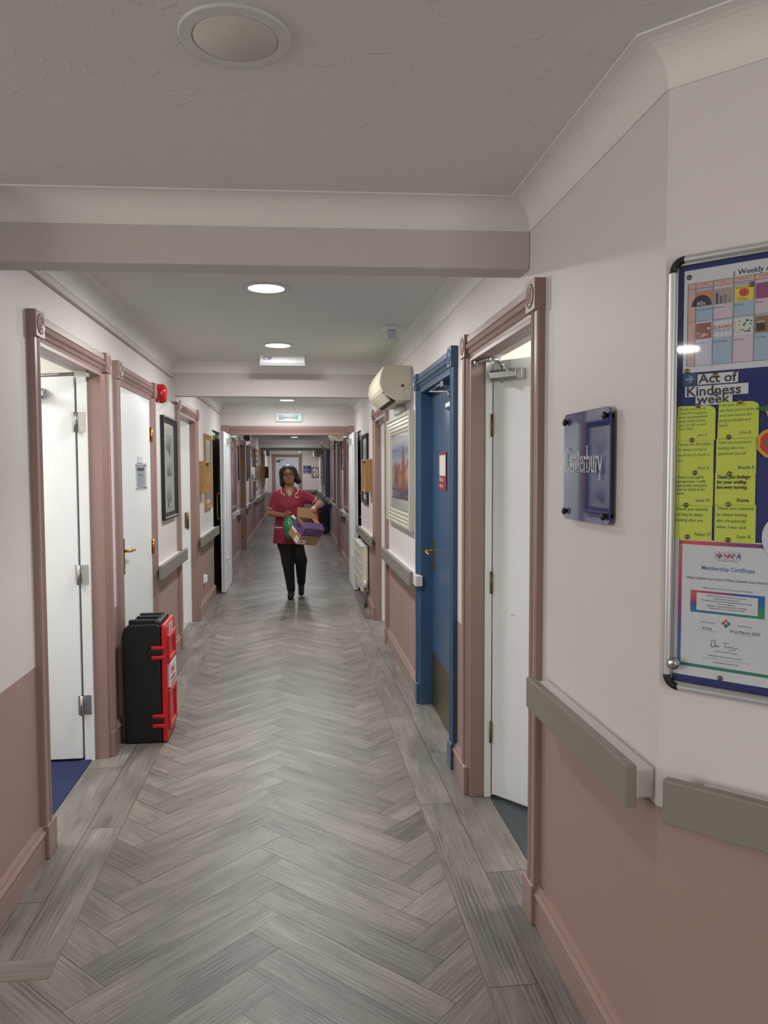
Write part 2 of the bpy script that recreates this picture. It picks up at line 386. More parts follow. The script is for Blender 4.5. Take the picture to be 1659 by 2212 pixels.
# beams: near one slightly out of square, second, lowered soffit
def beam(pf, pb, zb, name):
    b = MB(); k = [pf[0], pf[1], pb[1], pb[0]]
    b.extr([(p[0], p[1]) for p in k], zb, CZ, lambda u, v, t: (u, v, t))
    return struct(b, name, M_BEAM, bevel=0.004)
beam(((-5.0, 2.790), (XR, 2.530)), ((-5.0, 2.895), (XR, 2.648)), 2.150, 'trim_1')
beam(((XL, 6.35), (XR, 6.35)), ((XL, 6.43), (XR, 6.43)), 2.085, 'trim_2')
beam(((XL, 20.9), (XR, 20.9)), ((XL, 24.0), (XR, 24.0)), 2.115, 'trim_3')
def cove(path, name, left=True):
    """concave coving along 2D polyline; room on the left side of travel if left"""
    P = [Vector(p) for p in path]; n = len(P); nrm = []
    for i in range(n-1):
        d = (P[i+1]-P[i]).normalized(); nrm.append(Vector((-d.y, d.x)) if left else Vector((d.y, -d.x)))
    prof = [(0.0, CZ-CV-0.008), (0.004, CZ-CV-0.008), (0.004, CZ-CV)]
    prof += [(CV - math.cos(t)*CV*0.96, CZ-CV+math.sin(t)*CV*0.95) for t in [i*pi/2/8 for i in range(9)]]
    prof += [(CV+0.008, CZ-0.004), (CV+0.008, CZ+0.004), (0.0, CZ+0.004)]
    R = []
    for i in range(n):
        if i == 0: m = nrm[0]
        elif i == n-1: m = nrm[-1]
        else:
            m = (nrm[i-1]+nrm[i]); m = m/(m.dot(nrm[i]))
        R.append([(P[i].x+m.x*o, P[i].y+m.y*o, z) for o, z in prof])
    b = MB(); b.rings(R)
    for f in b.bm.faces: f.smooth = False
    return struct(b, name, M_COVE)
cove([(-5.0, 2.790), (XR, 2.530), (XR, CORNER_Y), (XR+AD.x*2.0, CORNER_Y+AD.y*2.0)], 'trim_4', left=False)
cove([(XR, 2.65), (XR, 6.35), (XL, 6.35), (XL, 2.68)], 'trim_5')
cove([(XR, 6.45), (XR, Y2), (XL, Y2), (XL, 6.45)], 'trim_6')
cove([(XR, Y2+0.12), (XR, 20.9), (XL, 20.9), (XL, Y2+0.12)], 'trim_7')
# skirting boards
SK = [(0, 0), (0.020, 0), (0.020, 0.080), (0.013, 0.086), (0.013, 0.090), (0.024, 0.096), (0.026, 0.106), (0.016, 0.116), (0.014, 0.124), (0.008, 0.132), (0.0, 0.134)]
def skirting(tf, runs, name):
    b = MB(tf)
    for p, q in runs: b.extr(SK, p, q, lambda u, v, t: (t, u, v))
    return struct(b, name, M_PINK)
skirting(Rw, [(1.59, 2.365), (3.47, 3.675), (4.86, 6.495), (7.635, 9.29), (Y2+0.14, 13.15), (14.35, 17.55), (20.35, YEND)], 'baseboard_right')
skirting(Lw, [(2.49, 2.99), (4.165, 4.32), (5.49, 6.48), (7.825, 9.29), (Y2+0.14, 13.35), (14.85, YEND)], 'baseboard_left')
skirting(Aw, [(0.02, 2.4)], 'baseboard_southeast')
skirting(Ew(YEND), [(XL, -0.86), (0.22, XR)], 'baseboard_north')
# ------------------------------------------------------------------ door frames and doors
AW = 0.095
ARC = [(0, 0), (0, 0.022), (0.004, 0.026), (0.030, 0.026), (0.033, 0.020), (0.036, 0.027), (0.046, 0.031), (0.056, 0.027), (0.059, 0.018), (0.064, 0.021), (0.069, 0.018), (0.074, 0.021), (0.079, 0.018), (0.083, 0.013), (0.095, 0.011), (0.095, 0)]
def rosette(b, c, ax, m):
    b.disc(c, ax, [(0.038, 0), (0.038, 0.003), (0.033, 0.005), (0.030, 0.001), (0.024, 0.001), (0.022, 0.005), (0.017, 0.005), (0.014, 0.001), (0.009, 0.002), (0.006, 0.005), (0.0, 0.006)], 24, m)
def frame(root, tf, y0, y1, m, lining=WT, blocks=True, plinths=True, depth=None):
    ax = Vector(tf(0, 1, 0)) - Vector(tf(0, 0, 0))
    for (yy, sg) in ((y0, -1), (y1, 1)):
        b = MB(tf); b.extr(ARC, 0.13 if plinths else 0.0, HEAD+0.002, lambda u, v, t, yy=yy, sg=sg: (yy+sg*(AW-u), v, t))
        b.build('architrave', m, root)
        if plinths:
            b = MB(tf); b.box(yy, yy+sg*(AW+0.004), 0, 0.034, 0, 0.130); b.build('plinth_block', m, root, bevel=0.004)
        if blocks:
            b = MB(tf); b.box(yy, yy+sg*(AW+0.003), 0, 0.036, HEAD, HEAD+0.098); b.build('corner_block', m, root, bevel=0.002)
            b = MB(); rosette(b, tf(yy+sg*AW/2, 0.0355, HEAD+0.049), ax, m); b.build('rosette', m, root)
    b = MB(tf); b.extr(ARC, y0, y1, lambda u, v, t: (t, v, HEAD+AW-0.005-u)); b.build('head_architrave', m, root)
    b = MB(tf); T = 0.022
    b.box(y0, y0+T, -lining, 0.010, 0, HEAD); b.box(y1-T, y1, -lining, 0.010, 0, HEAD); b.box(y0+T, y1-T, -lining, 0.010, HEAD-T, HEAD)
    b.build('door_lining', m, root, bevel=0.002)
def closer(root, tf, a0, a1, o, z, m=None):
    """surface door closer body along a, projecting outwards o..o+0.045"""
    b = MB(tf); s = 1 if a1 > a0 else -1
    pr = [(0, -0.026), (0.030, -0.026), (0.042, -0.012), (0.042, 0.012), (0.030, 0.026), (0, 0.026)]
    b.extr(pr, a0, a1, lambda u, v, t: (t, o+u, z+v)); b.build('closer', m or M_CHROME, root, bevel=0.002)
def hinge(root, pts, m, name='hinge'):
    b = MB()
    for p in pts: b.tube([(p[0], p[1], p[2]-0.05), (p[0], p[1], p[2]+0.05)], 0.007, 8)
    return b
def leaf_part(root, name, hingept, d, width, thick, z0, z1, m, side=1):
    """vertical slab from hinge along unit d; thickness to the left normal*side"""
    d = Vector(d).normalized(); nn = Vector((-d.y, d.x))*side
    tf = lambda a, o, z: (hingept[0]+d.x*a+nn.x*o, hingept[1]+d.y*a+nn.y*o, z)
    b = MB(tf); b.box(0, width, 0, thick, z0, z1); b.build(name, m, root, bevel=0.003)
    return tf
# --- right door 1: pink frame, white leaf standing open into a bright room
D = thing('door_1', (XR, 2.9, 0), 'pink moulded door frame with white door ajar, nearest on the right wall', None, None, 'structure')
frame(D, Rw, 2.46, 3.375, M_PINK, 0.055)
b = MB(Rw); b.box(3.345, 3.375, -0.085, -0.055, 0, HEAD); b.box(2.46, 2.49, -0.085, -0.055, 0, HEAD); b.build('door_stop', M_WHITE, D)
t1 = leaf_part(D, 'door_leaf', (0.868, 3.345), (0.625, -0.781), 0.86, 0.044, 0.012, 1.962, M_WHITE, side=1)
cb = MB(lambda a, o, z: t1(a, -o, z))
cb.extr([(0, -0.030), (0.030, -0.030), (0.046, -0.012), (0.046, 0.014), (0.034, 0.030), (0, 0.030)], 0.012, 0.150, lambda u, v, t: (t, u, 1.893+v*0.85)); co = cb.build('closer', M_CHROME, D, bevel=0.003)
b = MB(lambda a, o, z: t1(a, -o, z)); b.box(0.150, 0.176, 0.0, 0.038, 1.870, 1.916); b.build('closer_cap', M_CHROME, co, bevel=0.003)
b = MB(); b.tube([t1(0.075, -0.03, 1.860), t1(0.075, -0.03, 1.945)], 0.010, 8)
b.tube([t1(0.075, -0.03, 1.935), t1(0.075, -0.075, 1.955), t1(0.06, -0.11, 1.957)], 0.0085, 8).tube([t1(0.06, -0.11, 1.957), (0.790, 3.335, 1.952)], 0.0058, 8).tube([t1(0.06, -0.11, 1.942), t1(0.06, -0.11, 1.968)], 0.012, 10).tube([(0.790, 3.335, 1.938), (0.790, 3.335, 1.968)], 0.012, 10)
b.build('closer_arm', M_CHROME, co)
for z in (0.30, 0.98, 1.68):
    b = MB(); b.tube([(0.862, 3.340, z-0.05), (0.862, 3.340, z+0.05)], 0.0045, 8); b.build('hinge', M_KICK, D)
b = MB(lambda a, o, z: t1(a, -o, z))
for a_, z_, l_ in ((0.03, 0.862, 0.003), (0.075, 0.852, 0.004), (0.105, 0.846, 0.009), (0.125, 0.845, 0.003)): b.box(a_, a_+l_, 0, 0.0004, z_, z_+0.003)
b.build('scuff_marks', M_INK, D)
# --- right door 2: blue closed
D = thing('door_2', (XR, 4.27, 0), 'blue door in blue moulded frame with brass kick plate', None, None, 'structure')
frame(D, Rw, 3.77, 4.765, M_BLUE, WT)
b = MB(Rw); b.box(3.79, 4.745, -0.105, -0.062, 0.008, HEAD-0.022); lf = b.build('door_leaf', M_BLUE, D, bevel=0.002)
b = MB(Rw); b.box(3.80, 4.735, -0.062, -0.0595, 0.012, 0.345); tag(b.build('kick_plate', M_KICK, D), 'dark brass kick plate')
b = MB(Rw); b.box(4.655, 4.695, -0.062, -0.055, 0.855, 1.06); hd = b.build('door_handle', M_BRASS, D, bevel=0.002)
b = MB(Rw); b.tube([(4.675, -0.055, 0.985), (4.675, -0.005, 0.985)], 0.008, 8).tube([(4.675, -0.008, 0.985), (4.60, -0.006, 0.982), (4.565, -0.012, 0.975)], [0.009, 0.008, 0.006], 8); b.build('lever', M_BRASS, hd)
closer(D, Rw, 3.85, 4.10, -0.062, 1.83, M_CHROME)
b = MB(Rw); b.tube([(4.05, -0.03, 1.86), (4.05, -0.03, 1.90), (4.28, 0.03, 1.925), (4.10, -0.01, 1.955)], 0.006, 8).box(4.06, 4.15, -0.04, 0.0, 1.935, 1.963); b.build('closer_arm', M_CHROME, D)
# --- right door 3
D = thing('door_3', (XR, 7.05, 0), 'pink door frame between large cream picture and oak notice box', None, None, 'structure')
frame(D, Rw, 6.59, 7.54, M_PINK, 0.050)
b = MB(Rw); b.box(7.505, 7.54, -WT, -0.050, 0, HEAD); b.box(6.59, 6.62, -WT, -0.050, 0, HEAD); b.build('door_stop', M_WHITE, D)
t3 = leaf_part(D, 'door_leaf', (0.905, 7.505), (0.86, -0.5), 0.86, 0.044, 0.012, 1.962, M_WHITE, side=1)
b = MB(Rw); b.tube([(7.50, -0.05, 1.95), (7.2, -0.14, 1.945)], 0.007, 8).box(7.44, 7.51, -0.06, -0.02, 1.93, 1.963); b.build('closer_arm', M_CHROME, D)
b = MB(Rw); b.box(7.5035, 7.5055, -0.105, -0.080, 0.90, 1.03); b.build('strike_plate', M_GREYP, D)
# --- left door 1
D = thing('door_4', (XL, 3.58, 0), 'pink moulded door frame with open white door, nearest on the left wall', None, None, 'structure')
frame(D, Lw, 3.095, 4.06, M_PINK, 0.058)
b = MB(Lw); b.box(4.022, 4.06, -0.105, -0.058, 0, HEAD); b.box(3.095, 3.125, -0.105, -0.058, 0, HEAD); b.build('door_stop', M_WHITE, D)
b = MB(); b.box(-1.99, -1.101, 4.018, 4.060, 0.012, 1.958); b.build('door_leaf', M_WHITE, D, bevel=0.003)
for z in (0.29, 0.96, 1.73):
    b = MB(); b.tube([(-1.096, 4.006, z-0.05), (-1.096, 4.006, z+0.05)], 0.008, 8).box(-1.089, -1.052, 4.0195, 4.0215, z-0.05, z+0.05).box(-1.115, -1.101, 4.0155, 4.0175, z-0.05, z+0.05)
    b.build('hinge', M_CHROME, D)
cb = MB(); cb.extr([(0, -0.026), (0.032, -0.026), (0.044, -0.012), (0.044, 0.012), (0.032, 0.026), (0, 0.026)], -1.50, -1.235, lambda u, v, t: (t, 4.018-u, 1.868+v)); co = cb.build('closer', M_CHROME, D, bevel=0.003)
b = MB(); b.tube([(-1.43, 3.99, 1.89), (-1.43, 3.99, 1.925), (-1.25, 3.80, 1.930), (-1.00, 3.86, 1.952)], 0.009, 8).box(-1.05, -0.995, 3.84, 3.90, 1.94, 1.963); b.build('closer_arm', M_CHROME, co)
# --- left door 2: white, closed, flush
D = thing('door_5', (XL, 4.90, 0), 'closed white door in pink frame with small acrylic plaque', None, None, 'structure')
frame(D, Lw, 4.425, 5.385, M_PINK, WT, plinths=True)
b = MB(Lw); b.box(4.448, 5.362, -0.036, 0.004, 0.008, HEAD-0.023); lf = b.build('door_leaf', M_WHITE, D, bevel=0.002)
b = MB(Lw); b.box(4.470, 4.505, 0.004, 0.010, 0.895, 1.10); hd = b.build('door_handle', M_KICK, D, bevel=0.002)
b = MB(Lw); b.tube([(4.488, 0.008, 1.03), (4.488, 0.05, 1.03)], 0.008, 8).tube([(4.488, 0.046, 1.03), (4.55, 0.050, 1.035), (4.60, 0.046, 1.022)], [0.009, 0.008, 0.006], 8); tag(b.build('lever', M_BRASS, hd), 'brass lever')
for z in (0.97, 1.73):
    b = MB(Lw); b.tube([(5.366, 0.012, z-0.05), (5.366, 0.012, z+0.05)], 0.008, 8).box(5.34, 5.366, 0.004, 0.006, z-0.05, z+0.05); b.build('hinge', M_BRASS, D)
# --- left door 3
D = thing('door_6', (XL, 7.15, 0), 'pink door frame between black collage picture and oak notice box', None, None, 'structure')
frame(D, Lw, 6.585, 7.72, M_PINK, 0.09)
b = MB(Lw); b.box(7.655, 7.70, -WT, -0.05, 0, HEAD-0.02); b.build('door_stop', M_WHITE, D)
b = MB(); b.box(-2.05, -1.13, 7.66, 7.704, 0.012, 1.958); b.build('door_leaf', M_WHITE, D, bevel=0.003)
b = MB(Lw); b.box(7.650, 7.6545, -0.10, -0.06, 0.93, 1.08).tube([(7.640, -0.07, 0.92), (7.640, -0.07, 1.09)], 0.008, 8); b.build('hinge', M_KICK, D)
# --- far doors
def shut_door(n, tf, y0, y1, m, ml, label, hinges=False):
    D = thing(n, tf((y0+y1)/2, 0, 0), label, None, None, 'structure')
    frame(D, tf, y0, y1, m, WT)
    b = MB(tf); b.box(y0+0.022, y1-0.022, -0.125, -0.085, 0.008, HEAD-0.022); b.build('door_leaf', ml, D)
    return D
D = shut_door('door_7', Lw, 13.45, 14.75, M_PINK, M_PINK, 'pink door frame with brass hinges beyond the double door, left wall')
for z in (0.3, 1.0, 1.65):
    b = MB(Lw); b.box(14.70, 14.727, -0.06, -0.02, z-0.05, z+0.05); b.build('hinge', M_BRASS, D)
shut_door('door_8', Rw, 13.25, 14.25, M_PINK, M_PINK, 'pink door frame beyond the double door, right wall')
shut_door('door_9', Rw, 17.65, 18.6, M_BLUE, M_BLUE, 'nearer of two dark blue doors far down the right wall')
shut_door('door_10', Rw, 19.3, 20.25, M_BLUE, M_BLUE, 'farther of two dark blue doors far down the right wall')
# end door
D = thing('door_11', (-0.317, YEND, 0), 'pale grey door in pink frame closing the end of the corridor', None, None, 'structure')
frame(D, Ew(YEND), -0.735, 0.105, M_PINK, 0.0)
M_PALEDOOR = mat('pale_grey_door', (196, 202, 212), 0.4)
b = MB(Ew(YEND)); b.box(-0.713, 0.083, -0.0, 0.008, 0.008, HEAD-0.02); b.build('door_leaf', M_PALEDOOR, D)
closer(D, Ew(YEND), -0.68, -0.55, 0.008, 1.83, M_GREYP)
b = MB(Ew(YEND)); b.tube([(-0.62, 0.03, 1.86), (-0.40, 0.06, 1.90)], 0.008, 6); b.build('closer_arm', M_CHROME, D)
# --- double door
D = thing('door_12', (-0.07, Y2, 0), 'pair of white fire doors folded back from the pink framed opening', None, None, 'structure')
E2 = Ew(Y2)
b = MB(E2); b.extr(ARC, -0.985, 0.78, lambda u, v, t: (t, v, 2.083-u)); b.build('head_architrave', M_PINK, D)
for x0, x1 in ((-0.985, -0.875), (0.735, 0.78)):
    b = MB(E2); b.box(x0, x1, 0, 0.022, 0, 1.99); b.build('architrave', M_PINK, D, bevel=0.003)
for x0, x1 in ((-0.985, -0.885), (0.69, 0.78)):
    b = MB(E2); b.box(x0, x1, 0.0, 0.036, 1.985, 2.09); b.build('corner_block', M_PINK, D, bevel=0.003)
b = MB(E2); b.box(-0.89, -0.862, -0.12, 0.008, 0, 2.0).box(0.722, 0.75, -0.12, 0.008, 0, 2.0).box(-0.862, 0.722, -0.12, 0.008, 1.965, 2.0); b.build('door_lining', M_PINK, D)
def fire_leaf(x, sg):
    """leaf against the side wall; sg=+1: visible face looks to +x"""
    y0, y1 = 9.43, 10.36; xa, xb = x, x-sg*0.05
    b = MB(); b.box(min(xa, xb), max(xa, xb), y0, y1, 0.012, 1.962); L = b.build('door_leaf', M_WHITE, D, bevel=0.002)
    for off in (0.020, 0.028):
        c = MB(); c.box(x-sg*off-0.0012, x-sg*off+0.0012, y0-0.001, y0+0.001, 0.02, 1.955); c.build('smoke_seal', M_GREYP, L)
    c = MB(); xx = x+sg*0.001
    for (a0, a1, z0, z1) in ((y0+0.12, y0+0.145, 0.42, 1.80), (y0+0.355, y0+0.38, 0.42, 1.80), (y0+0.12, y0+0.38, 0.40, 0.42), (y0+0.12, y0+0.38, 1.80, 1.82)):
        c.box(min(xx, xx+sg*0.010), max(xx, xx+sg*0.010), a0, a1, z0, z1)
    c.build('glazing_bead', M_WHITE, L, bevel=0.002)
    c = MB(); c.box(min(xx, xx+sg*0.003), max(xx, xx+sg*0.003), y0+0.145, y0+0.355, 0.42, 1.80); c.build('vision_panel', mat('wired_glass', (205, 212, 214), 0.15), L)
    c = MB(); c.box(min(xx, xx+sg*0.05), max(xx, xx+sg*0.05), y0+0.30, y0+0.52, 1.83, 1.89); c.build('closer', M_CHROME, L, bevel=0.004)
    c = MB(); c.tube([(x+sg*0.03, y0+0.42, 1.89), (x+sg*0.03, y0+0.42, 1.915), (x+sg*0.17, y0+0.62, 1.92), (x+sg*0.17, 10.40, 1.955)], 0.006, 6); c.build('closer_arm', M_CHROME, L)
    c = MB(); xo = x-sg*0.05
    zz = [(0, 0.83), (0.045, 0.83), (0.058, 0.845), (0.06, 0.87), (0.06, 1.06), (0.058, 1.085), (0.045, 1.10), (0, 1.10)]
    c.tube([(xo-sg*o*0.8, y0+0.09, z+0.31) for o, z in [(p, (q-0.965)*1.15+0.75) for p, q in zz]], 0.0095, 10); c.build('pull_handle', M_BRASS, L)
fire_leaf(-0.862, 1); fire_leaf(0.702, -1)
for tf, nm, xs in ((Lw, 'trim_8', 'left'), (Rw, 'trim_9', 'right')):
    struct(boxes(tf, [(9.30, 10.38, -0.045, -0.037, 0.0, 1.975)]), nm, M_GREYP, 'dark panel standing in for the shade behind the folded back %s fire door' % xs)  # dark grey sheet stands in for the shaded recess wall
    b = MB(tf); b.box(9.36, 9.70, -0.037, -0.008, 1.86, 1.955); tag(b.build('door_holder', M_CREAMD, None, bevel=0.003), 'beige door holder block at head height behind the %s fire door' % xs, 'door holder')
    b = MB(tf); b.box(9.62, 9.68, -0.037, -0.033, 0.90, 1.80); tag(b.build('reflection_strip', M_CHROME, None), 'bright strip standing in for a reflection on the dark panel behind the %s fire door' % xs, 'reflection strip')  # bright strip stands in for a glazing reflection
# ------------------------------------------------------------------ side rooms
def side_room(tf, y0, y1, depth, fm, n, warm=1.0, d0=WT, fl=None):
    b = MB(tf)
    b.box(y0-0.06, y0, -depth, -d0, 0, CZ); b.box(y1, y1+0.06, -depth, -d0, 0, CZ); b.box(y0-0.06, y1+0.06, -depth-0.06, -depth, 0, CZ)
    struct(b, 'wall_%s' % n, M_ROOM)
    struct(MB(tf).box(y0-0.06, y1+0.06, -depth-0.06, -d0, CZ, CZ+0.06), 'ceiling_%s' % n, M_ROOM)
    struct(MB(tf).box(y0-0.06, y1+0.06, -depth-0.06, -d0, -0.05, 0.0), 'floor_%s' % n, fm)
    ld = bpy.data.lights.new('room_light', 'AREA'); ld.shape = 'SQUARE'; ld.size = 0.5; ld.energy = ROOM_W*warm; ld.color = (1, 0.98, 0.95)
    lo = bpy.data.objects.new('room_light', ld); COL.objects.link(lo); lo.location = tf((y0+y1)/2-0.1, -depth*0.5, CZ-0.03)
side_room(Rw, 1.95, 3.62, 2.2, M_VINYL, 'right_room', 2.4)
side_room(Rw, 6.0, 8.3, 1.8, M_PALEF, 'right_far_room', 0.7)
side_room(Lw, 2.75, 4.22, 2.0, M_CARPET, 'left_room', 1.5)
side_room(Lw, 6.0, 8.3, 1.8, M_PALEF, 'left_far_room', 0.7)
struct(MB().box(0.862, 0.92, 2.48, 3.36, -0.02, 0.0015), 'floor_threshold_right', M_VINYL)
struct(MB().box(-1.12, -1.056, 3.115, 4.04, -0.02, 0.004), 'floor_threshold_left', M_CARPET)
struct(MB().box(0.86, 0.92, 6.61, 7.52, -0.02, 0.0015), 'floor_threshold_right_far', M_PALEF)
struct(MB().box(-1.12, -1.06, 6.605, 7.70, -0.02, 0.0015), 'floor_threshold_left_far', M_PALEF)
# ------------------------------------------------------------------ ceiling lights
def lamp(x, y, lit, label, power=1.0):
    t = thing('ceiling_light', (x, y, CZ), label, 'ceiling light', 'round ceiling panel lights')
    b = MB(); b.disc((x, y, CZ), (0, 0, -1), [(0.113, 0), (0.1135, 0.003), (0.111, 0.0055), (0.089, 0.0065), (0.0865, 0.0065), (0.0865, 0.002), (0.0, 0.002)], 48)
    for f in b.bm.faces: f.smooth = False
    b.build('bezel', M_BEZEL, t)
    b = MB(); b.disc((x, y, CZ-0.0022), (0, 0, -1), [(0.0850, 0), (0.0850, 0.0032), (0.0840, 0.004), (0.0, 0.004)], 48); b.build('diffuser', M_LIT if lit else M_UNLIT, t)
    if lit:
        ld = bpy.data.lights.new('panel', 'AREA'); ld.shape = 'DISK'; ld.size = 0.165; ld.energy = LAMP_W*power; ld.color = (1.0, 0.992, 0.975)
        lo = bpy.data.objects.new('lamp_glow', ld); COL.objects.link(lo); lo.parent = t; lo.location = (0, 0, -0.0085)
lamp(-0.115, 1.63, False, 'unlit round ceiling panel light in grey bezel, nearest above the corridor')
lamp(-0.135, 3.775, True, 'bright round ceiling light just beyond the first ceiling beam')
lamp(-0.12, 5.46, True, 'bright round ceiling light just before the small white ceiling batten')
lamp(-0.11, 7.45, True, 'round ceiling light hidden just behind the second ceiling beam')
lamp(-0.105, 9.62, True, 'bright round ceiling light just before the pink framed opening')
lamp(-0.10, 12.6, True, 'round ceiling light just beyond the pink framed opening', 0.8)
lamp(-0.08, 16.2, True, 'round ceiling light midway down the far corridor, hidden by the header', 0.8)
lamp(-0.04, 19.97, True, 'small bright ceiling light seen through the opening above the woman', 0.8)
lamp(-0.10, 25.6, True, 'round ceiling light in front of the end door', 1.0)
lamp(-3.1, -0.3, True, 'round ceiling light in the side passage left of the camera', 1.0)
lamp(0.2, -1.6, True, 'added round fill light on the ceiling behind the camera', 0.7)  # unseen panel, added to brighten the space near the camera
# ------------------------------------------------------------------ handrails
def rail(tf, a0, a1, b0, b1, label, cat='handrail'):
    mid = tf((a0+a1)/2, 0.03, 0)
    t = thing('handrail', mid, label, cat, 'sage grey handrails')
    b = MB(tf); b.box(a0, a1, 0.045, 0.071, 0.741, 0.836); b.build('rail', M_RAIL, t, bevel=0.004)
    b = MB(tf); b.box(b0, b1, 0.0, 0.045, 0.757, 0.824); b.build('backing', M_PALE, t, bevel=0.004)
    return t
rail(Rw, 1.575, 2.31, 1.50+0.085, 2.30, 'sage handrail below the Canterbury sign, running onto the pink door frame')
rail(Aw, 0.035, 2.0, 0.10, 1.95, 'sage handrail under the silver framed notice board')
rail(Rw, 4.83, 6.47, 4.72, 6.40, 'sage handrail below the large cream framed picture')
rail(Rw, 7.46, 9.15, 7.645, 9.15, 'sage handrail above the white radiator')
rail(Lw, 5.37, 6.60, 5.20+0.29, 6.48, 'sage handrail below the tall black collage frame')
rail(Lw, 7.66, 9.28, 7.83, 9.28, 'sage handrail above the white socket on the left wall')
rail(Lw, 13.0, 13.9, 12.85, 13.6, 'short sage handrail in front of the brass hinged pink door')
rail(Lw, 15.4, 16.1, 15.0, 16.1, 'sage handrail beneath the thin black frame far on the left')
rail(Lw, 18.4, 24.5, 18.3, 24.5, 'long sage handrail at the far left end of the corridor')
rail(Rw, 12.3, 13.3, 12.25, 13.2, 'short sage handrail beneath the small black frame, far right wall')
rail(Rw, 17.0, 19.4, 17.05, 19.3, 'sage handrail crossing the nearer dark blue door')
rail(Rw, 20.2, 26.9, 20.3, 26.9, 'sage handrail beneath the wooden notice boards, far right wall')
rail(Ew(YEND), 0.23, 0.70, 0.25, 0.70, 'sage handrail on the end wall right of the end door')
# ------------------------------------------------------------------ inner windows of the far corridor
M_PANE = mat('pinkish_pane', (150, 122, 122), 0.12, var=0.1, vscale=3)
def window(n, tf, y0, y1, z0, z1, label):
    t = thing(n, tf((y0+y1)/2, 0, 0), label, None, None, 'structure')
    b = MB(tf)
    for q in ((y0, y0+0.09), (y1-0.09, y1)): b.extr(ARC, z0, z1, lambda u, v, t_, q=q: (q[0]+u*0.95 if q[0] == y0 else q[1]-u*0.95, v*1.3, t_))
    b.extr(ARC, y0, y1, lambda u, v, t_: (t_, v*1.3, z1+0.05-u)); b.build('window_frame', M_PINK, t)
    b = MB(tf); b.box(y0-0.03, y1+0.03, 0, 0.05, z0-0.03, z0).box(y0-0.01, y1+0.01, 0, 0.03, z0-0.065, z0-0.03); b.build('window_sill', M_PINK, t, bevel=0.004)
    b = MB(tf); b.box(y0-0.02, y1+0.02, 0, 0.018, z0-0.135, z0-0.065); b.build('apron', M_PALE, t)
    b = MB(tf); b.box(y0+0.08, y1-0.08, 0.0, 0.006, z0, z1); b.build('pane', M_PANE, t)
window('window_1', Lw, 11.35, 12.65, 0.935, 1.98, 'pink framed inner window just beyond the double door, left wall')
window('window_2', Lw, 16.3, 18.2, 0.91, 2.0, 'pink framed inner window behind the white dispenser')
window('window_3', Rw, 11.1, 12.25, 0.935, 1.98, 'pink framed inner window just beyond the double door, right wall')
window('window_4', Rw, 15.3, 16.9, 0.91, 2.0, 'pink framed inner window below the far air conditioners')
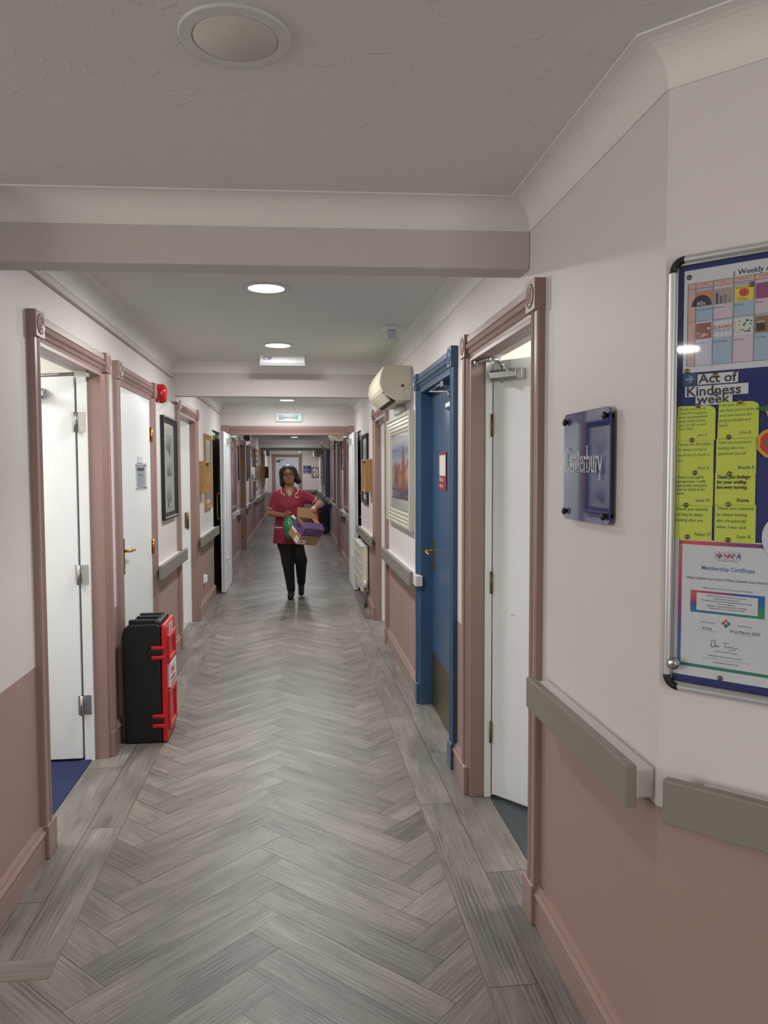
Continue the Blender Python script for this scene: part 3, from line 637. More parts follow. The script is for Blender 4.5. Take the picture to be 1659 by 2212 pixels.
# ------------------------------------------------------------------ Canterbury sign
def sign_plate():
    t = thing('name_sign', Rw(1.97, 0, 1.34), 'blue acrylic sign reading Canterbury with four black studs', 'sign')
    y0, y1, z0, z1, r = 1.808, 2.132, 1.343, 1.637, 0.018
    pr = []
    for cx, cy, a in ((y1-r, z1-r, 0), (y0+r, z1-r, 90), (y0+r, z0+r, 180), (y1-r, z0+r, 270)):
        pr += [(cx+r*math.cos(math.radians(a+k*15)), cy+r*math.sin(math.radians(a+k*15))) for k in range(7)]
    b = MB(Rw); b.extr(pr, 0.014, 0.018, lambda u, v, t_: (u, t_, v)); b.build('blue_backing', M_BLUEACR, t)
    b = MB(Rw); b.extr(pr, 0.0185, 0.0225, lambda u, v, t_: (u, t_, v)); b.build('clear_cover', M_GLASS, t)
    for y in (y0+0.022, y1-0.022):
        for z in (z0+0.022, z1-0.022):
            b = MB(); b.disc(Rw(y, 0, z), (-1, 0, 0), [(0.005, 0), (0.005, 0.0225), (0.0095, 0.0225), (0.0095, 0.027), (0.006, 0.030), (0, 0.031)], 20); b.build('stud', M_BLACK, t)
    # serif lettering drawn as strokes
    G = {'C': ([(.86,.80),(.80,.93),(.60,1.0),(.38,.97),(.20,.82),(.12,.50),(.20,.18),(.38,.03),(.60,0),(.78,.06),(.88,.20)],), 'a': ([(.14,.50),(.25,.60),(.45,.62),(.58,.55),(.60,.42),(.60,.10),(.66,.02),(.76,.04)], [(.60,.38),(.30,.32),(.12,.20),(.14,.05),(.28,.0),(.45,.03),(.60,.16)]),
      'n': ([(.05,.60),(.18,.62),(.20,.50),(.20,.0)], [(.20,.46),(.35,.60),(.52,.62),(.62,.52),(.62,.0)], [(.06,.0),(.34,.0)], [(.48,.0),(.76,.0)]), 't': ([(.26,.82),(.26,.12),(.34,.01),(.48,.04)], [(.08,.60),(.48,.60)]),
      'e': ([(.12,.36),(.62,.36),(.58,.54),(.42,.62),(.24,.58),(.12,.40),(.12,.22),(.24,.05),(.42,.0),(.62,.12)],), 'r': ([(.05,.60),(.18,.62),(.20,.50),(.20,.0)], [(.20,.42),(.32,.60),(.46,.60),(.48,.52)], [(.06,.0),(.36,.0)]),
      'b': ([(.04,1.0),(.18,1.02),(.18,.90),(.18,.02)], [(.18,.42),(.34,.60),(.52,.60),(.66,.45),(.68,.26),(.58,.07),(.42,.0),(.28,.02),(.18,.10)]), 'u': ([(.06,.60),(.20,.61),(.20,.16),(.30,.01),(.46,.03),(.60,.16)], [(.48,.60),(.62,.61),(.62,.08),(.70,.01),(.76,.02)]),
      'y': ([(.10,.60),(.38,.02)], [(.64,.60),(.30,-.22),(.16,-.30),(.08,-.26)], [(.0,.60),(.26,.60)], [(.50,.60),(.76,.60)])}
    W_ = {'C': 0.98, 'a': .80, 'n': .80, 't': .52, 'e': .72, 'r': .54, 'b': .78, 'u': .80, 'y': .74}
    b = MB(Rw); tot = sum(W_[c] for c in 'Canterbury'); sc = 0.270/tot; h = 0.068
    x = 2.114
    for c in 'Canterbury':
        for st in G[c]:
            P = [(x-p[0]*sc, p[1]*h+1.475) for p in st]
            for (p, q) in zip(P, P[1:]):
                d = Vector((q[0]-p[0], q[1]-p[1])); 
                if d.length < 1e-6: continue
                nn = Vector((-d.y, d.x)).normalized(); wd = 0.0011 + 0.0014*abs(d.normalized().y); nn *= wd; e = d.normalized()*wd*0.5
                b.poly([(p[0]-e.x+nn.x, 0.0234, p[1]-e.y+nn.y), (p[0]-e.x-nn.x, 0.0234, p[1]-e.y-nn.y), (q[0]+e.x-nn.x, 0.0234, q[1]+e.y-nn.y), (q[0]+e.x+nn.x, 0.0234, q[1]+e.y+nn.y)])
        x -= W_[c]*sc
    b.build('lettering', M_PAPER, t, recalc=False)
sign_plate()
# ------------------------------------------------------------------ notice board on the angled wall
def board():
    s0, s1, z0, z1 = 0.012, 0.86, 1.012, 1.922
    t = thing('notice_board', Aw((s0+s1)/2, 0, z0), 'wall notice board with rounded silver frame and royal blue felt', 'notice board')
    b = MB(Aw); b.box(s0+0.02, s1-0.02, 0.0, 0.008, z0+0.02, z1-0.02); b.build('felt_panel', M_BLUEFELT, t)
    pr = [(0, 0), (0, 0.012), (0.003, 0.022), (0.008, 0.028), (0.014, 0.028), (0.018, 0.024), (0.019, 0.0)]
    R_ = 0.034
    for (p, q, f) in (((z0+R_), (z1-R_), lambda u, v, k: (s0+u, v, k)), ((z0+R_), (z1-R_), lambda u, v, k: (s1-u, v, k)), ((s0+R_), (s1-R_), lambda u, v, k: (k, v, z0+u)), ((s0+R_), (s1-R_), lambda u, v, k: (k, v, z1-u))):
        b = MB(Aw); b.extr(pr, p, q, f); b.build('frame_rail', M_SILVER, t, bevel=0.0015)
    for cx, cz, sx, sz in ((s0, z0, 1, 1), (s0, z1, 1, -1), (s1, z0, -1, 1), (s1, z1, -1, -1)):
        R = []
        for k in range(9):
            a = k*pi/2/8; R.append([(cx+sx*(R_-math.cos(a)*(R_-u)), v, cz+sz*(R_-math.sin(a)*(R_-u))) for u, v in pr])
        b = MB(Aw); b.rings(R); b.build('corner_cap', M_BLACK, t)
    b = MB(Aw); b.box(s0+0.018, s1-0.018, 0.0175, 0.0195, z0+0.018, z1-0.018); b.build('glass_door', M_GLASS, t)
    for (a, c, d, e) in ((s0+0.018, s0+0.021, z0+0.018, z1-0.018), (s0+0.021, s1-0.021, z0+0.018, z0+0.022), (s0+0.021, s1-0.021, z1-0.022, z1-0.018)):
        b = MB(Aw); b.box(a, c, 0.010, 0.0205, d, e); b.build('door_edge', M_CHROME, t)
    b = MB(Aw); ax = AN
    b2 = MB(); c = Vector(Aw(0.0375, 0.0195, 1.072))
    b2.disc(c, (AN.x, AN.y, 0), [(0.0125, 0), (0.0125, 0.004), (0.010, 0.006), (0.010, 0.012), (0.008, 0.014), (0.0, 0.014)], 28); lk = b2.build('lock', M_CHROME, t)
    b2 = MB(Aw); b2.box(0.0345, 0.0405, 0.0335, 0.0342, 1.0712, 1.0728); b2.build('keyhole', M_BLACK, lk)
board()
def aplace(s, z, o=0.0122, rot=0.0):
    c, q = math.cos(rot), math.sin(rot)
    return lambda x, y: (s+x*c-y*q, o, z+x*q+y*c)
def sheet(b, s0, s1, z0, z1, m, o=0.0105, th=0.0006): b.box(s0, s1, o, o+th, z0, z1, m)
C_ = {}
def cm(rgb):
    if rgb not in C_: C_[rgb] = mat('print_%d_%d_%d' % rgb, rgb, 0.6)
    return C_[rgb]
# weekly activities poster (A4 landscape)
def weekly():
    b = MB(Aw); sheet(b, 0.042, 0.339, 1.681, 1.890, cm((214, 210, 218)), 0.0095)
    k = cm((90, 60, 66)); pk = cm((208, 168, 160)); lb = cm((160, 178, 200)); lp = cm((208, 186, 200)); lav = cm((206, 200, 216)); dk = cm((70, 66, 78))
    X = [0.0502, 0.0658, 0.1003, 0.1393, 0.1783, 0.2173, 0.2563, 0.2953, 0.330]; zt, zh, zm, zb = 1.862, 1.851, 1.784, 1.694
    def q(a, c, d, e, m, o): b.box(a, c, o, o+0.0003, d, e, m)
    q(X[0], X[-1], zh, zt, pk, 0.0103); q(X[0], X[1], zb, zh, pk, 0.0103)
    for i in range(1, 8):
        q(X[i], X[i+1], zm, zh, lb if i % 2 else lp, 0.0103); q(X[i], X[i+1], zb, zm, (lav if i == 1 else lp) if i % 2 else lb, 0.0103)
        x0 = X[i]+0.0018; x1 = X[i+1]-0.0025
        pics = {(1, 0): ((206, 130, 84), (44, 36, 60)), (2, 0): ((176, 150, 144), (70, 76, 100)), (3, 0): ((222, 200, 60), (200, 66, 56)), (4, 0): ((150, 70, 120), (190, 90, 150)), (1, 1): ((146, 92, 76), (190, 190, 200)), (2, 1): ((212, 208, 216), (170, 60, 70)), (3, 1): ((206, 210, 206), (60, 70, 60)), (4, 1): ((140, 104, 70), (50, 40, 36))}
        for r, (zu, zl) in enumerate(((1.8445, 1.814), (1.7800, 1.7480))):
            c1, c2 = pics.get((i, r), ((150, 140, 120), (90, 80, 120)))
            q(x0, x1, zl, zu, cm(c1), 0.0106)
            if (i, r) == (1, 0):
                P = [(x0+0.010+0.020*math.cos(a), 0.0110, zl+0.001+0.022*abs(math.sin(a))) for a in [pi*j/10 for j in range(11)]]; b.poly([(min(p[0], x1), p[1], p[2]) for p in P], cm(c2)); b.text('60s', 0.012, aplace(x0+0.001, zl+0.0025, 0.0114), cm((235, 230, 226)))
            elif (i, r) == (3, 0):
                b.poly([(x0+0.0175+0.0095*math.cos(a), 0.0110, zl+0.0165+0.008*math.sin(a)) for a in [2*pi*j/20 for j in range(20)]], cm(c2))
                b.text('Sing-a-long', 0.0062, aplace(x0+0.0015, zu-0.0055, 0.0112), cm((180, 90, 50))); b.text('Songs', 0.0080, aplace(x0+0.006, zl+0.002, 0.0112), cm((180, 90, 50)))
            elif (i, r) == (2, 1):
                b.text('SUDOKU', 0.0088, aplace(x0+0.0005, zl+0.017, 0.0112), cm(c2), bold=0.0002, sx=0.95); b.text('CHALLENGE', 0.0060, aplace(x0+0.0005, zl+0.011, 0.0112), dk, sx=0.95)
                for j in range(4):
                    for l in (0, 1, 4): b.text(str((j*3+l*2) % 9+1), 0.0035, aplace(x0+0.003+j*0.0085, zl+0.001+l*0.0062, 0.0112), dk)
            elif (i, r) == (3, 1):
                rr = random.Random(5)
                for j in range(26):
                    u, v = rr.random()*0.030, rr.random()*0.026; cc = cm((206, 180, 60)) if u < 0.012 else dk
                    b.box(x0+u+0.001, x0+u+0.004, 0.0108, 0.0111, zl+v+0.001, zl+v+0.004, cc)
            elif (i, r) == (4, 1):
                q(x0+0.003, x0+0.018, zl+0.004, zl+0.018, cm(c2), 0.0109)
                for j in range(4): q(x0+0.004+j*0.0035, x0+0.006+j*0.0035, zl+0.020, zl+0.0225, cm((230, 226, 220)), 0.0109)
            elif (i, r) == (4, 0): b.text('THURSDAY', 0.0070, aplace(x0+0.001, zu-0.010, 0.0112), cm((70, 120, 130)))
            elif (i, r) == (2, 0):
                for j, hh in enumerate((0.022, 0.015, 0.017, 0.012)): q(x0+0.003+j*0.008, x0+0.008+j*0.008, zl, zl+hh, cm((70+25*j, 76+22*j, 100+18*j)), 0.0109)
            else:
                rr = random.Random(i*3+r)
                for j in range(7):
                    u, v = rr.random()*0.024, rr.random()*0.022; q(x0+u, x0+u+0.006, zl+v, zl+v+0.005, cm((190, 190, 200) if j % 2 else (206, 150, 110)), 0.0109)
        caps = {(1, 0): 'Music Selection 60s', (2, 0): 'Body Exercises', (3, 0): 'Sing Along', (4, 0): 'Thursday', (1, 1): 'Art & Craft', (2, 1): 'Sudoku Challenge', (3, 1): 'Board Games', (4, 1): 'Story Telling'}
        for r, z in ((0, 1.806), (1, 1.738)):
            if (i, r) in caps: b.text(caps[(i, r)], 0.0046, aplace(X[i]+0.0015, z, 0.0108), dk, sx=0.8)
        b.text(('Monday', 'Tuesday', 'Wednesday', 'Thursday', 'Friday', 'Saturday', 'Sunday')[i-1], 0.0045, aplace(X[i]+0.008, 1.8565, 0.0108), cm((150, 96, 90)))
    for x in X: q(x-0.0003, x+0.0003, zb, zt, k, 0.0112)
    for z in (zb, zm, zh, zt): q(X[0], X[-1], z-0.0003, z+0.0003, k, 0.0112)
    b.text('Weekly Activities', 0.0150, aplace(0.1465, 1.8665, 0.0104), cm((50, 50, 54)), bold=0.0002)
    tr = cm((70, 70, 70))
    b.box(0.1385, 0.1405, 0.0102, 0.0105, 1.866, 1.874, tr); b.box(0.135, 0.144, 0.0102, 0.0105, 1.8645, 1.8652, tr)
    for j in range(9):
        a = j*0.7; b.disc(Aw(0.1395+0.0035*math.cos(a), 0.0102, 1.8785+0.003*math.sin(a)), (AN.x, AN.y, 0), [(0.0011, 0), (0.0011, 0.0003), (0, 0.0003)], 7, tr)
    tag(b.build('poster', None), 'landscape weekly activities timetable pinned at the top of the notice board', 'poster')
weekly()
def strip(txt, s0, s1, z0, z1, size, dx, dz, label, rot=0.0, sx=1.0):
    b = MB(Aw); sheet(b, s0, s1, z0, z1, cm((216, 212, 218)), 0.0100); b.text(txt, size, aplace(s0+dx, z0+dz, 0.0108, rot), cm((60, 52, 54)), bold=0.0006, sx=sx)
    tag(b.build('paper_strip', None), label, 'paper strip', 'paper strip heading on the notice board')
strip('Act of', 0.072, 0.151, 1.6550, 1.6765, 0.0265, 0.003, 0.003, 'white paper strip reading Act of, on the blue notice board', sx=1.08)
strip('Kindness', 0.0475, 0.1705, 1.6310, 1.6525, 0.0270, 0.002, 0.002, 'white paper strip reading Kindness, on the blue notice board', sx=1.10)
strip('week', 0.0690, 0.1408, 1.6130, 1.6320, 0.0270, 0.003, 0.003, 'white paper strip reading week, on the blue notice board', sx=1.08)
b = MB(Aw); sheet(b, 0.0420, 0.0700, 1.6535, 1.6800, cm((24, 78, 104)), 0.0092); b.poly([(0.047, 0.0101, 1.6655), (0.057, 0.0101, 1.6655), (0.053, 0.0101, 1.6605), (0.057, 0.0101, 1.6605), (0.0655, 0.0101, 1.668), (0.057, 0.0101, 1.6755), (0.053, 0.0101, 1.6755), (0.057, 0.0101, 1.6705), (0.047, 0.0101, 1.6705)], cm((120, 150, 180)))
tag(b.build('arrow_card', None), 'small teal card with a pale arrow, left of the Act of strip', 'card')
YEL = cm((206, 214, 74)); GRN = cm((40, 100, 84)); INK2 = cm((40, 38, 40))
notes = [
 ((0.0322, 0.1092, 1.5405, 1.6150), GRN, ['Thank you Lila &', 'Tonia for being pro-', 'active and sympathetic', 'always ready to listen,', 'easy to talk to and', 'Very kind.'], 'John B.', 0.0070, 'top of the left column, just under the week strip', 1),
 ((0.1135, 0.1910, 1.5425, 1.6190), GRN, ['I will also like to', 'say thank you to mum', 'and marvelous for', 'being proactive and', 'kind.'], 'John B.', 0.0078, 'top of the right column', 1),
 ((0.0314, 0.1070, 1.4720, 1.5420), GRN, ['Thank you Roodaye', 'for always coming to', 'my Room to check on', 'me.'], 'Chris R.', 0.0080, 'second from top in the left column', 0),
 ((0.1120, 0.1880, 1.4730, 1.5440), GRN, ['Thank you to everyone', 'looking after me. I', 'appreciate you all.'], 'Brenda E.', 0.0078, 'second from top in the right column', 0),
 ((0.0304, 0.1072, 1.4055, 1.4735), GRN, ['Thanks to all staff &', 'management. I really', 'appreciate everyone', 'and I\'m lucky to be', 'here.'], 'Susan M.', 0.0078, 'third from top in the left column', 0),
 ((0.1108, 0.1872, 1.4070, 1.4740), INK2, ['Thank you Smilngo', 'for your smiling', 'face every morning.'], 'Evone.', 0.0088, 'written in bold black ink, third from top in the right column', 0),
 ((0.0290, 0.1062, 1.3348, 1.4070), GRN, ['Thank you Gerald', 'and Shaji for always', 'looking after me.'], 'Felicia O.', 0.0086, 'bottom of the left column', 0),
 ((0.1115, 0.1895, 1.3340, 1.4110), GRN, ['Thank you mamme', 'for always looking', 'after me especially', 'when I was sick.'], 'Susan B.', 0.0082, 'bottom of the right column', 0)]
for (s0, s1, z0, z1), ink, L, sg, sz, where, rnd in notes:
    b = MB(Aw)
    if rnd:
        P = [(s0, z0), (s1, z0), (s1, z1-0.014)] + [(s1-0.018+0.018*math.cos(a), z1-0.014+0.011*math.sin(a)) for a in [pi/2*j/6 for j in range(1, 7)]] + [(s0+0.002, z1-0.002)]
        b.extr(P, 0.0105, 0.0111, lambda u, v, t_: (u, t_, v), YEL)
    else: sheet(b, s0, s1, z0, z1, YEL, 0.0105-0.0004*(z0 < 1.45))
    n = len(L); top = z1-0.0115; dz = (z1-z0-0.026)/max(n, 4)
    for i, l in enumerate(L): b.text(l, sz*1.12, aplace(s0+0.003, top-i*dz, 0.0114, 0.01), ink, shear=0.25, sx=min(1.0, (s1-s0-0.006)/(len(l)*sz*0.56)), bold=0.00025 if ink is INK2 else 0.0)
    b.text(sg, sz*1.15, aplace(s0+0.042, z0+0.009, 0.0114, 0.02), ink, shear=0.25, sx=0.9, bold=0.0002 if ink in (INK2,) or sg[0] == 'B' else 0)
    tag(b.build('sticky_note', None), 'yellow handwritten sticky note, ' + where, 'sticky note', 'yellow thank-you notes on the notice board')
def certificate():
    b = MB(Aw); sheet(b, 0.0290, 0.2390, 1.0480, 1.3355, cm((216, 214, 220)), 0.0088)
    def q(a, c, d, e, m, o=0.0097): b.box(a, c, o, o+0.0002, d, e, m)
    cols = [(206, 110, 84), (206, 70, 96), (150, 60, 120), (60, 90, 160), (40, 120, 160), (30, 130, 130), (40, 130, 90)]
    for i in range(20):
        t0 = i/20; c = t0*4.0; k = int(c); f = c-k; a, d = cols[k], cols[min(k+1, 6)]; cc = cm(tuple(int(a[j]*(1-f)+d[j]*f) for j in range(3)))
        zt = 1.3330-t0*0.262; q(0.0405, 0.0472, zt-0.0131, zt, cc)
        s = 0.0405+t0*0.195; c = t0*3; k = int(c); f = c-k; a, d = ([(206, 90, 80), (200, 66, 100), (130, 66, 130), (90, 60, 120)])[k], ([(206, 90, 80), (200, 66, 100), (130, 66, 130), (90, 60, 120)])[min(k+1, 3)]
        q(s, s+0.00975, 1.3250, 1.3330, cm(tuple(int(a[j]*(1-f)+d[j]*f) for j in range(3))))
        q(s, s+0.00975, 1.0680, 1.0745, cm((36, 120+int(10*t0), 130-int(40*t0))))
    R4 = [('N', (206, 84, 76)), ('A', (190, 50, 90)), ('P', (40, 130, 90)), ('A', (50, 100, 160))]
    fr = cm((150, 90, 110)); x0, x1, z0, z1 = 0.1143, 0.1630, 1.2983, 1.3133
    for qd in ((x0, x1, z0, z0+0.0005), (x0, x1, z1-0.0005, z1), (x0, x0+0.0005, z0, z1), (x1-0.0005, x1, z0, z1)): q(*qd, fr)
    for i, (ch, c) in enumerate(R4): b.text(ch, 0.0138, aplace(0.1300+i*0.0082, 1.3010, 0.0099), cm(c), bold=0.0003, sx=0.95)
    def dots(s, z, r, d):
        for dx, dz, c in ((0, d, (224, 116, 84)), (-d, 0, (200, 50, 90)), (d, 0, (44, 110, 160)), (0, -d, (36, 124, 84))):
            b.poly([(s+dx+r*math.cos(a), 0.0099, z+dz+r*math.sin(a)) for a in [2*pi*j/16 for j in range(16)]], cm(c))
    dots(0.1222, 1.3058, 0.0026, 0.0035); dots(0.1375, 1.1672, 0.0034, 0.0052)
    def tx(t, size, s, z, c, al='CENTER', **k): b.text(t, size, aplace(s, z, 0.0099), cm(c), align=al, **k)
    tx('Prioritising Wellbeing', 0.0042, 0.1385, 1.2940, (40, 120, 90))
    tx('Membership Certificate', 0.0128, 0.1385, 1.2740, (50, 110, 160), bold=0.0001, sx=0.84)
    tx('Abbey Uplands Care Home (Abbey Uplands Care Home Ltd)', 0.0078, 0.1400, 1.2535, (80, 80, 84), sx=0.86)
    tx('NAPA supports the care sector to prioritise wellbeing', 0.0048, 0.1380, 1.2350, (50, 110, 150), sx=0.90)
    # ringed box
    for i in range(24):
        t0 = i/24; s = 0.0660+t0*0.1435; c = t0*3; k = int(c); f = c-k; T = [(206, 90, 90), (190, 60, 110), (60, 80, 150), (40, 100, 170)]; B = [(40, 110, 160), (36, 120, 150), (30, 130, 130), (60, 140, 90)]
        for tb, (d, e) in ((T, (1.2255, 1.2300)), (B, (1.1842, 1.1890))):
            a, g = tb[k], tb[min(k+1, 3)]; q(s, s+0.0061, d, e, cm(tuple(int(a[j]*(1-f)+g[j]*f) for j in range(3))))
    for i in range(8):
        t0 = i/8; L_, R_ = [(206, 90, 90), (190, 60, 110), (110, 70, 140), (40, 110, 160)], [(40, 100, 170), (40, 110, 150), (30, 130, 120), (60, 140, 90)]
        z = 1.2255-t0*0.0365; k = min(int(t0*4), 3); q(0.0660, 0.0780, z-0.0047, z, cm(L_[k])); q(0.1970, 0.2095, z-0.0047, z, cm(R_[k]))
    tx('NAPA members are working towards:', 0.0050, 0.1375, 1.2195, (50, 110, 150))
    for i, l in enumerate(['Enabling creativity and connection', 'Providing person-centred, meaningful opportunities for activity,', 'arts and engagement', 'Supporting a whole-service approach to wellbeing', 'Championing the role of the Activity Provider']): tx(l, 0.0041, 0.1375, 1.2145-i*0.0050, (60, 60, 66), sx=0.93)
    tx('Membership Number', 0.0036, 0.1010, 1.1640, (80, 80, 90)); tx('Membership Expiry', 0.0036, 0.1740, 1.1640, (80, 80, 90))
    tx('41546', 0.0075, 0.1005, 1.1500, (60, 60, 64)); tx('31st March 2027', 0.0085, 0.1740, 1.1500, (60, 60, 64))
    q(0.081, 0.121, 1.1475, 1.1479, cm((90, 90, 96))); q(0.154, 0.194, 1.1472, 1.1476, cm((90, 90, 96)))
    ik = cm((30, 30, 34))
    for st in ([(0.1085, 1.1165), (0.1105, 1.1295), (0.1165, 1.1290), (0.1170, 1.1190), (0.1110, 1.1140), (0.1090, 1.1190)], [(0.1165, 1.1170), (0.1190, 1.1200), (0.1210, 1.1160), (0.1235, 1.1195), (0.1260, 1.1165)], [(0.1320, 1.1260), (0.1440, 1.1265)], [(0.1375, 1.1262), (0.1365, 1.1175)], [(0.1375, 1.1200), (0.1410, 1.1175), (0.1440, 1.1205), (0.1470, 1.1175), (0.1510, 1.1200), (0.1540, 1.1170), (0.1590, 1.1190), (0.1650, 1.1170)], [(0.1430, 1.1130), (0.1570, 1.1140)]):
        for (a, d), (e, f) in zip(st, st[1:]):
            v = Vector((e-a, f-d)); n_ = Vector((-v.y, v.x)).normalized()*0.00045
            b.poly([(a+n_.x, 0.0099, d+n_.y), (a-n_.x, 0.0099, d-n_.y), (e-n_.x, 0.0099, f-n_.y), (e+n_.x, 0.0099, f+n_.y)], ik)
    tx('Chairman of NAPA Trustees', 0.0038, 0.1375, 1.1065, (90, 90, 90)); tx('National Activity Providers Association', 0.0042, 0.1375, 1.0960, (60, 60, 66)); tx('www.napa-activities.co.uk', 0.0046, 0.1375, 1.0830, (50, 100, 160)); q(0.090, 0.185, 1.0905, 1.0909, cm((90, 90, 96)))
    tag(b.build('certificate', None, recalc=False), 'white membership certificate with a rainbow border, bottom of the notice board', 'certificate')
certificate()
PINS = [(0.0518, 1.8762, M_PINK2, 'top left corner of the weekly timetable'), (0.051, 1.6849, M_PINB, 'bottom left corner of the weekly timetable'), (0.1732, 1.8436, M_PINK2, 'above the yellow sing-along picture'), (0.1077, 1.6725, M_PINB, 'Act of strip'), (0.1096, 1.6344, M_PINK2, 'Kindness strip'),
 (0.0745, 1.6125, M_PINK2, 'top yellow note of the left column'), (0.1562, 1.6161, M_PINB, 'top yellow note of the right column'), (0.0632, 1.5419, M_PINK2, 'second yellow note of the left column'), (0.1358, 1.546, M_PINK2, 'second yellow note of the right column'), (0.0707, 1.4743, M_PINK2, 'third yellow note of the left column'), (0.1385, 1.4725, M_PINB, 'third yellow note of the right column'),
 (0.0536, 1.407, M_PINK2, 'top of the bottom yellow note, left column'), (0.1377, 1.4109, M_PINB, 'top of the bottom yellow note, right column'), (0.0574, 1.3405, M_PINK2, 'foot of the bottom yellow note, left column'), (0.1383, 1.3388, M_PINK2, 'foot of the bottom yellow note, right column'), (0.1284, 1.0533, M_PINK2, 'bottom edge of the certificate')]
for s_, z_, m_, w_ in PINS:
    b = MB(); b.disc(Aw(s_, 0.0108, z_), (AN.x, AN.y, 0), [(0.0052, 0), (0.0050, 0.0012), (0.0038, 0.0026), (0.0018, 0.0034), (0, 0.0036)], 18)
    tag(b.build('drawing_pin', m_, smooth=True), 'round metal drawing pin at the ' + w_, 'drawing pin', 'drawing pins on the notice board')
def craft(s, z, r, c1, c2, c3, label, seed):
    rr = random.Random(seed); b = MB(Aw); k = 22
    P = [(s+r*(1+0.07*math.sin(j*2.1+seed))*math.cos(2*pi*j/k), z+r*1.0*(1+0.06*math.sin(j*3.3+seed))*math.sin(2*pi*j/k)) for j in range(k)]
    b.extr(P, 0.0112, 0.0150, lambda u, v, t_: (u, t_, v), cm(c1)); b.extr([(s+(p-s)*0.78, z+(q_-z)*0.78) for p, q_ in P], 0.0150, 0.0156, lambda u, v, t_: (u, t_, v), cm(c2))
    for j in range(3):
        a = j*2.1+1; b.extr([(s+r*0.35*math.cos(a)+0.007*math.cos(q_)*(0.4+0.6*(l % 2)), z+r*0.35*math.sin(a)+0.007*math.sin(q_)*(0.4+0.6*(l % 2))) for l, q_ in enumerate([2*pi*m_/10 for m_ in range(10)])], 0.0156, 0.0160, lambda u, v, t_: (u, t_, v), cm(c3))
    tag(b.build('paper_cutout', None), label, 'paper cutout')
craft(0.2185, 1.5320, 0.030, (214, 160, 40), (196, 50, 40), (60, 130, 70), 'orange and red scalloped paper cutout, larger one beside the yellow notes', 1)
craft(0.2260, 1.5960, 0.022, (214, 160, 40), (196, 50, 40), (60, 130, 70), 'orange and red paper cutout above the larger orange cutout', 4)
b = MB(Aw); b.extr([(0.186, 1.6000), (0.200, 1.6045), (0.215, 1.6035), (0.228, 1.598), (0.214, 1.594), (0.200, 1.595)], 0.0162, 0.0168, lambda u, v, t_: (u, t_, v), cm((50, 96, 66))); tag(b.build('paper_leaf', None), 'long green paper leaf between the yellow notes and the orange cutout', 'paper leaf')
b = MB(Aw); b.extr([(0.2365+0.035*math.cos(2*pi*j/26), 1.347+0.044*math.sin(2*pi*j/26)) for j in range(26)], 0.0112, 0.0125, lambda u, v, t_: (u, t_, v), cm((216, 214, 220))); tag(b.build('round_paper', None), 'white round paper overlapping the top right of the certificate', 'paper')
